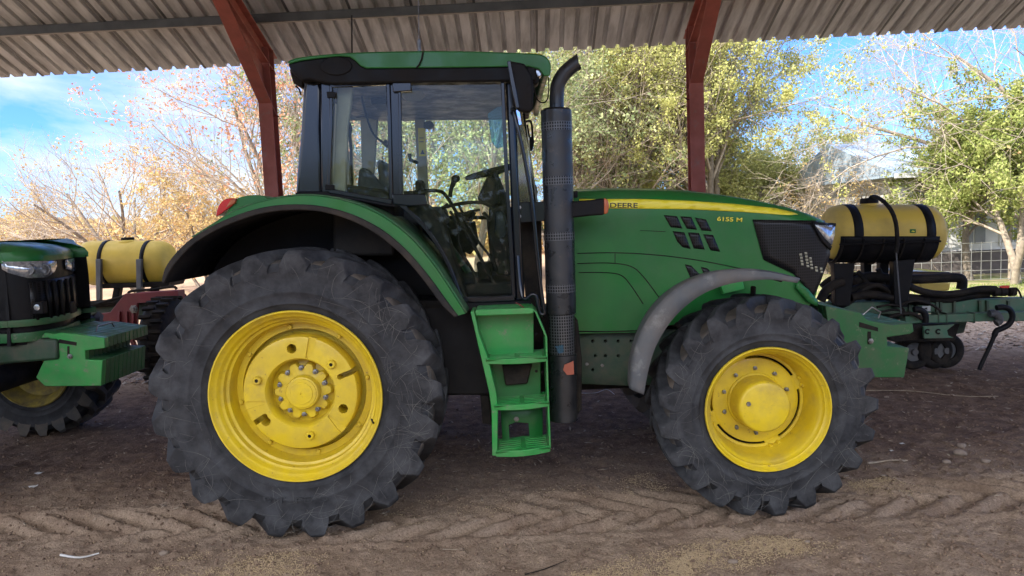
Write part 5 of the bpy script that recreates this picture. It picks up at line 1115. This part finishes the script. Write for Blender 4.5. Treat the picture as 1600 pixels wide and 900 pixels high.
# ------------------------------------------------------------------ trees
def gen_tree(name, base, H, lean, seed, trunk_r, label, spread=.55, levels=4, leaf='lf_yg', leaves=9000, lsize=.07, bark='bark', twig='twig', stems=1, first=.25, up=.25, fork=(6, 6, 6, 4), ang=(25, 50), group='trees in the garden behind the shed', cat='tree', droop=0., lratio=.62, leaf_cluster=.25):
    rng = np.random.default_rng(seed); segs = []; tips = []
    def grow(p, d, Ln, r_, lv):
        n = 5 if lv == 0 else (4 if lv < levels-1 else 3); pts = [p.copy()]; rad = [r_]; dirs = []
        for i in range(n):
            d = d+rng.normal(0, .16 if lv else .09, 3); d[2] += (up-droop*(lv > 1))*(.18 if lv else .05); d /= np.linalg.norm(d)
            p = p+d*Ln/n; pts.append(p.copy()); rad.append(r_*(1-(.62 if lv < levels-1 else .7)*(i+1)/n)); dirs.append(d.copy())
        segs.append((lv, pts, rad))
        if lv == levels-1: tips.append((pts, r_)); return
        k = fork[min(lv, len(fork)-1)]
        for j in range(k):
            t = (first if lv == 0 else .22)+(1-(first if lv == 0 else .22))*(j+rng.random()*.8)/k; t = min(t, .999); i = int(t*n); f = t*n-i
            q = pts[i]*(1-f)+pts[i+1]*f; dd = dirs[i]; a = R(rng.uniform(*ang)); ax = rng.normal(0, 1, 3); ax -= dd*ax.dot(dd); ax /= np.linalg.norm(ax)
            nd_ = dd*math.cos(a)+ax*math.sin(a); rr = rad[i]*(1-f)+rad[i+1]*f
            grow(q, nd_, Ln*lratio*rng.uniform(.75, 1.2)*(1.15-.45*t if lv == 0 else 1), max(rr*.55, .004), lv+1)
    for s in range(stems):
        d = np.array([lean[0], lean[1], 1.0]); 
        if stems > 1: aa = 2*math.pi*s/stems+seed; d[:2] += spread*.55*np.array([math.cos(aa), math.sin(aa)])
        d /= np.linalg.norm(d); grow(np.array([base[0], base[1], -.15])+np.array([rng.normal(0, .12), rng.normal(0, .12), 0])*(stems > 1), d, H*(.62 if stems == 1 else .58)*rng.uniform(.85, 1.1), trunk_r*(1 if stems == 1 else .6), 0)
    root = thing(name, (base[0], base[1], 0), label, cat, group)
    def tubes(sel, sides, nm, mt):
        V = []; F_ = []; b = 0
        for lv, pts, rad in sel:
            P = np.array(pts); n = len(P); T = np.gradient(P, axis=0); T /= np.linalg.norm(T, axis=1)[:, None]+1e-9
            U = np.cross(T, [.31, .2, .93]); U /= np.linalg.norm(U, axis=1)[:, None]+1e-9; W_ = np.cross(T, U)
            A = np.arange(sides)*2*math.pi/sides; ring = P[:, None, :]+(U[:, None, :]*np.cos(A)[None, :, None]+W_[:, None, :]*np.sin(A)[None, :, None])*np.array(rad)[:, None, None]
            V.append(ring.reshape(-1, 3)); i = np.arange(n-1)[:, None]*sides+b; j = np.arange(sides)[None, :]; j2 = (j+1) % sides
            F_.append(np.stack([i+j, i+j2, i+sides+j2, i+sides+j], -1).reshape(-1, 4)); b += n*sides
        return nmesh(nm, np.concatenate(V), np.concatenate(F_), mt, root, smooth=True)
    tubes([s for s in segs if s[0] == 0], 10, 'trunk', bark)
    if levels > 1: tubes([s for s in segs if s[0] > 0], 4, 'branches', twig)
    if leaves:
        k = len(tips); dens = rng.random(k)**1.3; # some twigs thick with leaves, some bare
        P = np.array([t[0] for t in tips]); cl = fbm(P[:, -1, 0]*.9+seed, P[:, -1, 2]*.9+P[:, -1, 1]*.5, 3, seed)+.5; dens = dens*np.clip((cl-.33)*5, .03, 1); dens /= dens.sum()
        nc = max(1, leaves//6); tc_ = rng.choice(k, nc, p=dens); u = rng.random(nc)**.7*(P.shape[1]-1.001); i = u.astype(int); f = (u-i)[:, None]
        cc = P[tc_, i]*(1-f)+P[tc_, i+1]*f; pick = rng.integers(0, nc, leaves); ti = tc_[pick]
        c = cc[pick]+rng.normal(0, lsize*1.0, (leaves, 3))
        n1 = rng.normal(0, 1, (leaves, 3)); n1 /= np.linalg.norm(n1, axis=1)[:, None]; n2 = np.cross(n1, rng.normal(0, 1, (leaves, 3))); n2 /= np.linalg.norm(n2, axis=1)[:, None]
        s = (lsize*rng.uniform(.6, 1.3, leaves))[:, None]
        V = np.stack([c-n1*s*.5, c+n2*s*.3, c+n1*s*.55, c-n2*s*.3], 1).reshape(-1, 3); F_ = np.arange(leaves*4).reshape(-1, 4)
        nmesh('crown', V, F_, leaf, root, attr=np.clip(rng.random(leaves)*.7+.3*np.clip((cl[ti]-.2)*1.6, 0, 1), 0, 1))
    return root
def hgt(px, py, Y): return at(px, py, Y).z
def tb(px, Y): p = at(px, 430, Y); return (p.x, Y)
O_ = 'half-bare'
TREES = [
 ('autumn_tree', tb(215, 21), 7.0, (0, 0), 3, .15, 'spreading half-bare tree with thin orange-yellow leaves under the widest patch of sky', dict(stems=6, spread=1.0, leaf='lf_or', leaves=2200, lsize=.09, fork=(8, 7, 5, 4), up=.30, twig='twigp')),
 ('autumn_tree', tb(40, 24), 4.8, (-.1, 0), 11, .13, 'low orange-brown tree at the far left edge, above the left tractor', dict(stems=6, spread=1.1, leaf='lf_or', leaves=6500, lsize=.09, fork=(7, 7, 5, 3), twig='twigp')),
 ('autumn_tree', tb(-190, 22), 5.5, (.2, 0), 12, .13, 'orange tree partly cut by the left edge of the photo', dict(stems=5, spread=1.1, leaf='lf_or', leaves=8000, lsize=.10, fork=(6, 6, 4, 3), twig='twigp')),
 ('russet_tree', tb(462, 15.5), 9.8, (.0, 0), 21, .15, 'tall russet-leaved tree right behind the left red post', dict(stems=5, spread=.26, leaf='lf_ru', leaves=8500, lsize=.085, fork=(8, 7, 5, 4), up=.2, twig='twigp')),
 ('russet_tree', tb(335, 19), 5.4, (.0, 0), 22, .10, 'low rust-coloured tree between the left tank and the tractor fender', dict(stems=5, spread=1.1, leaf='lf_or', leaves=12000, lsize=.085, fork=(6, 6, 5, 3), twig='twigp')),
 ('olive_tree', tb(610, 19), 10, (.1, 0), 31, .16, 'olive-green tree seen through the rear half of the cab', dict(stems=5, spread=.9, leaf='lf_ol', leaves=22000, lsize=.09, fork=(7, 7, 5, 3), twig='twigp')),
 ('olive_tree', tb(745, 16.5), 10, (.0, 0), 32, .16, 'dense olive-green tree with pale twigs seen through the cab door', dict(stems=6, spread=1.0, leaf='lf_ol', leaves=45000, lsize=.09, fork=(8, 7, 6, 4), twig='twigp', droop=.2)),
 ('pale_tree', tb(955, 19), 11.5, (.0, 0), 41, .17, 'tall straw-coloured tree with many upright twigs, just right of the exhaust', dict(stems=8, spread=.5, leaf='lf_yg', leaves=80000, lsize=.08, fork=(9, 7, 6, 4), up=.6, ang=(15, 40), twig='twigp')),
 ('yellow_green_tree', tb(1095, 20), 10.6, (.0, 0), 42, .2, 'broad yellow-green tree behind the right red post', dict(stems=6, spread=.38, leaf='lf_yg', leaves=100000, lsize=.082, fork=(8, 7, 6, 4), up=.3, twig='twigp')),
 ('yellow_green_tree', tb(1040, 23), 8.0, (.0, 0), 43, .15, 'low yellow-green tree over the middle of the hood', dict(stems=6, spread=1.1, leaf='lf_yg', leaves=60000, lsize=.09, fork=(7, 7, 5, 3), twig='twigp')),
 ('yellow_green_tree', tb(1190, 23), 5.6, (.0, 0), 48, .15, 'low yellow-green tree over the model number on the hood', dict(stems=6, spread=1.0, leaf='lf_yg', leaves=45000, lsize=.09, fork=(7, 7, 5, 3), twig='twigp')),
 ('yellow_green_tree', tb(870, 24), 9.0, (.0, 0), 45, .15, 'yellow-green tree showing between the cab and the exhaust', dict(stems=5, spread=1.0, leaf='lf_yg', leaves=24000, lsize=.10, fork=(7, 6, 5, 3), twig='twigp')),
 ('thicket', tb(1290, 27), 6.6, (.0, 0), 44, .12, 'brown-twigged half-bare tree in the gap over the front of the hood', dict(stems=6, spread=.9, leaf='lf_or', leaves=2500, lsize=.09, fork=(7, 6, 5, 3), twig='twigp')),
 ('bare_tree', (at(1800, 430, 13.5).x, 13.5), 14.5, (-.75, 0), 51, .17, 'leafless tree whose pale branches reach in from the upper right corner', dict(stems=3, spread=.9, leaf='lf_or', leaves=500, lsize=.08, fork=(8, 7, 6, 4), levels=5, up=-.02, first=.45, bark='bark', twig='twigp', lratio=.58, ang=(25, 60))),
 ('leafy_tree', (at(1583, 437, 12.4).x, 12.4), 5.5, (.0, 0), 61, .15, 'bright green leafy tree with a thick pale forked trunk at the right edge', dict(stems=3, spread=.45, leaf='lf_gr', leaves=52000, lsize=.075, fork=(8, 7, 5, 4), bark='barkp', twig='twigp', first=.38, ang=(30, 60), up=.3, lratio=.60)),
 ('leafy_tree', (at(1541, 437, 13.0).x, 13.6), 5.5, (-.12, 0), 63, .10, 'smaller green tree with a thin grey trunk, left of the pale-trunked tree', dict(stems=1, spread=.6, leaf='lf_gr', leaves=42000, lsize=.075, fork=(10, 8, 6, 4), twig='twig', first=.36, ang=(30, 65), up=.2, lratio=.60)),
 ('bare_tree', (at(1300, 430, 17).x, 17.0), 3.9, (-.05, 0), 65, .10, 'low grey bare bush between the hood and the pale roof', dict(stems=6, spread=1.2, leaf='lf_or', leaves=2500, lsize=.07, fork=(8, 7, 5, 3), twig='twig')),
]
for (nm_, b_, H_, ln_, sd_, tr_, lb_, kw_) in TREES: gen_tree(nm_, b_, H_, ln_, sd_, tr_, lb_, **kw_)
# far wood closing the horizon
def far_wood():
    rng = np.random.default_rng(5); n = 60000; x = rng.uniform(-75, 60, n); y = rng.uniform(36, 48, n)
    top = 1.9+1.6*(fbm(x*.12, y*0, 4, 8)+.5)+.6*rng.random(n); z = rng.random(n)**.8*top
    c = np.stack([x, y, z], 1); n1 = rng.normal(0, 1, (n, 3)); n1 /= np.linalg.norm(n1, axis=1)[:, None]; n2 = np.cross(n1, rng.normal(0, 1, (n, 3))); n2 /= np.linalg.norm(n2, axis=1)[:, None]; s = rng.uniform(.15, .32, n)[:, None]
    V = np.stack([c-n1*s, c+n2*s*.6, c+n1*s, c-n2*s*.6], 1).reshape(-1, 3)
    o = nmesh('far_wood', V, np.arange(n*4).reshape(-1, 4), 'lf_or', attr=rng.random(n)); tag(o, 'far mass of autumn bushes along the horizon', 'bushes', kind='stuff')
far_wood()
def added_hedge():  # leaf mass added out of view so the cab glass mirrors something dark
    rng = np.random.default_rng(6); n = 50000; x = rng.uniform(-45, 45, n); y = rng.uniform(-17, -14, n); top = 3.4+1.2*fbm(x*.3, x*0, 3, 8)+.5*rng.random(n); z = rng.random(n)*top
    c = np.stack([x, y, z], 1); n1 = rng.normal(0, 1, (n, 3)); n1 /= np.linalg.norm(n1, axis=1)[:, None]; n2 = np.cross(n1, rng.normal(0, 1, (n, 3))); n2 /= np.linalg.norm(n2, axis=1)[:, None]; s = rng.uniform(.10, .2, n)[:, None]
    o = nmesh('added_hedge', np.stack([c-n1*s, c+n2*s*.6, c+n1*s, c-n2*s*.6], 1).reshape(-1, 3), np.arange(n*4).reshape(-1, 4), 'lf_ol', attr=rng.random(n)); tag(o, 'unseen hedge added behind the camera to darken the cab window reflections', 'added hedge', kind='stuff')
added_hedge()
# ------------------------------------------------------------------ loose stuff on the ground
def scatter(name, pts, size, mat, label, cat, flat=.5, attr=True, seed=1, elong=1.6, lift=.3):
    rng = np.random.default_rng(seed); n = len(pts); P = np.array(pts); z = gheight(P[:, 0], P[:, 1]); s = size*rng.uniform(.5, 1.4, n) if np.isscalar(size) else size
    th = rng.random(n)*6.28; a = np.stack([np.cos(th), np.sin(th), rng.normal(0, .25, n)], 1)*(s*elong/2)[:, None]; b = np.stack([-np.sin(th), np.cos(th), rng.normal(0, .25, n)], 1)*(s/2)[:, None]; c = np.stack([0*th, 0*th, s*flat/2], 1)
    o_ = np.stack([P[:, 0], P[:, 1], z+s*flat*lift], 1)
    V = np.stack([o_+a, o_+b, o_-a, o_-b, o_+c, o_-c], 1).reshape(-1, 3)
    f0 = np.array([[0, 1, 4], [1, 2, 4], [2, 3, 4], [3, 0, 4], [1, 0, 5], [2, 1, 5], [3, 2, 5], [0, 3, 5]]); F_ = (f0[None]+np.arange(n)[:, None, None]*6).reshape(-1, 3)
    o = nmesh(name, V, F_, mat, attr=np.repeat(rng.random(n), 8)); tag(o, label, cat, kind='stuff'); return o
rng = np.random.default_rng(77)
def patch(px, n, ragged=.35):
    out = []; xs_ = [p[0] for p in px]; ys_ = [p[1] for p in px]
    def inside(x, y):
        c = False; j = len(px)-1
        for i in range(len(px)):
            if (px[i][1] > y) != (px[j][1] > y) and x < (px[j][0]-px[i][0])*(y-px[i][1])/(px[j][1]-px[i][1])+px[i][0]: c = not c
            j = i
        return c
    while len(out) < n:
        X_ = rng.uniform(min(xs_), max(xs_), 400); Y_ = rng.uniform(min(ys_), max(ys_), 400)
        for x, y in zip(X_, Y_):
            if not inside(x, y): continue
            p = gnd(x, y); q = float(vnoise(p.x*7, p.y*7, 4)*.6+vnoise(p.x*24, p.y*24, 6)*.4)
            if rng.random() < max(0, (q-ragged)*2)**1.5: out.append((p.x+rng.normal(0, .035), p.y+rng.normal(0, .03)))
            if len(out) >= n: break
    return out
gp = patch([(180, 900), (320, 862), (400, 852), (520, 866), (470, 900)], 3000, .30)+patch([(880, 900), (980, 870), (1060, 846), (1200, 838), (1315, 842), (1325, 860), (1150, 862), (1080, 880), (1100, 905)], 7500, .25)+patch([(1010, 905), (1060, 868), (1180, 856), (1300, 850), (1200, 875), (1100, 905)], 1500, .3)
gp += patch([(300, 800), (520, 780), (700, 772), (1000, 745), (1010, 775), (700, 810), (420, 840)], 900, .3)+patch([(1325, 748), (1390, 748), (1440, 764), (1430, 772), (1340, 768)], 1500, .3)+patch([(950, 745), (1010, 735), (1040, 760), (980, 775)], 500, .3)+patch([(400, 700), (1600, 700), (1600, 900), (0, 900), (0, 820)], 1500, 0)
scatter('spilled_grain', gp, .0075, 'grain', 'pale yellow grain spilled on the dirt in the foreground', 'grain', flat=.7, seed=3)
n = 20000; px_ = rng.uniform(0, 1600, n); py_ = rng.uniform(560, 905, n); cp_ = [gnd(a, b) for a, b in zip(px_, py_)]
sz = .004+.026*rng.random(n)**6; scatter('dirt_clods', [(p.x, p.y) for p in cp_], sz, 'clod', 'small crumbs and clods of dry earth on the shed floor', 'clods', flat=.8, seed=4, elong=1.2)
n = 22000; xx = rng.uniform(-14, 16, n); yy = 5.0+rng.random(n)**1.4*9; k = ~((xx > 6.5) & (yy > 10.5)); xx, yy = xx[k], yy[k]
scatter('fallen_leaves', np.stack([xx, yy], 1), .055, 'lf_gd', 'pale fallen leaves littering the ground beyond the shed', 'leaves', flat=.15, seed=5, elong=1.4)
n = 2200; xx = rng.uniform(-6, 8, n); yy = rng.uniform(.2, 5.2, n); scatter('straw_scraps', np.stack([xx, yy], 1), .016, 'stick', 'bits of straw and leaf scattered on the shed floor', 'straw', flat=.2, seed=6, elong=4)
n = 12000; xx = rng.uniform(6, 20, n); yy = rng.uniform(9.5, 12.6, n); zz = gheight(xx, yy); h_ = rng.uniform(.03, .08, n); th = rng.random(n)*6.28
V = np.stack([np.stack([xx-.006*np.cos(th), yy-.006*np.sin(th), zz], 1), np.stack([xx+.006*np.cos(th), yy+.006*np.sin(th), zz], 1), np.stack([xx+rng.normal(0, .02, n), yy+rng.normal(0, .02, n), zz+h_], 1)], 1).reshape(-1, 3)
tag(nmesh('grass', V, np.arange(n*3).reshape(-1, 3), 'grassm', attr=rng.random(n)), 'short lawn grass in front of the wire fence', 'grass', kind='stuff')
# stones, sticks and scraps one can point at
def rock(px, py, r_, label, mat='stone', group=None, fl=.6):
    p = gnd(px, py); bm = bmesh.new(); bmesh.ops.create_icosphere(bm, subdivisions=3, radius=1)
    for v in bm.verts:
        q = v.co.copy(); k = 1+.5*float(fbm(q.x*1.6+px, q.y*1.6+q.z*1.3+py, 3, 2)); v.co = Vector((q.x*1.25, q.y, q.z*fl))*r_*k
    z = float(gheight(p.x, p.y)); me = bpy.data.meshes.new('stone'); bm.to_mesh(me); bm.free(); me.materials.append(M[mat]); me.shade_smooth()
    o = bpy.data.objects.new('stone', me); COL.objects.link(o); o.location = (p.x, p.y, z+r_*fl*.45); tag(o, label, 'stone', group)
for a in ((1500, 706, .040, 'roundest brown stone right of the front tyre'), (1479, 720, .026, 'small pale stone just left of the round brown stone'), (1540, 720, .026, 'small brown stone just right of the round brown stone'), (1502, 694, .03, 'flat stone half buried behind the round brown stone'),
          (256, 862, .024, 'grey stone left of the grain in front of the rear tyre'), (1145, 875, .022, 'grey pebble beside the large grain spill'), (1385, 620, .02, 'small pale stone near the front tyre on the dark floor'), (1262, 845, .014, 'tiny stone below the front tyre, past the grain')): rock(*a)
def stick(pts, r_, label, name='stick', mat='stick', cat='stick'):
    P = [gnd(a, b) for a, b in pts]; P = [Vector((p.x, p.y, float(gheight(p.x, p.y))+r_*1.1+.003)) for p in P]; m = MB(); m.tube(sm(P, 4), [r_*(1-.5*i/(len(P)*4-3)) for i in range(len(P)*4-3)], 7); o = m.build(name, mat, None, smooth=60); tag(o, label, cat)
stick([(1356, 725), (1372, 721), (1392, 719), (1418, 717)], .008, 'pale forked-looking stick lying right of the front tyre')
stick([(95, 872), (125, 872), (155, 867)], .008, 'light brown stick in the left foreground', mat='paper'); stick([(820, 892), (850, 885), (885, 874)], .004, 'thin dark stick beside the big grain spill', mat='dark')
stick([(905, 613), (930, 614), (948, 609), (960, 616)], .004, 'thin white twine strand on the floor behind the exhaust', 'twine', 'paper', 'twine'); stick([(1350, 610), (1420, 612), (1500, 618), (1560, 620)], .005, 'long pale root-like twig on the dark floor at right')
stick([(690, 856), (710, 856), (722, 856)], .003, 'short pale straw in the tyre tracks below the steps')
def scrap(px, py, s, label, seed):
    r_ = random.Random(seed); p = gnd(px, py); z = float(gheight(p.x, p.y))+.006; m = MB(); N = 7; rows = []
    for i in range(4): rows.append([(p.x+(i-1.5)*s*.5+r_.uniform(-.2, .2)*s, p.y+(j-1.5)*s*.35+r_.uniform(-.2, .2)*s, z+r_.uniform(0, .35)*s) for j in range(4)])
    m.grid(rows); o = m.build('litter_scrap', 'paper', None, smooth=0, recalc=False); tag(o, label, 'litter'); q = o.modifiers.new('t', 'SOLIDIFY'); q.thickness = .001
scrap(61, 741, .035, 'crumpled white scrap on the dirt at far left, the upper one', 1); scrap(52, 761, .04, 'crumpled pale plastic scrap just below the upper white scrap', 2); scrap(1410, 690, .02, 'small white scrap right of the front tyre', 3); scrap(1393, 702, .018, 'tiny white scrap close to the front tyre', 4)
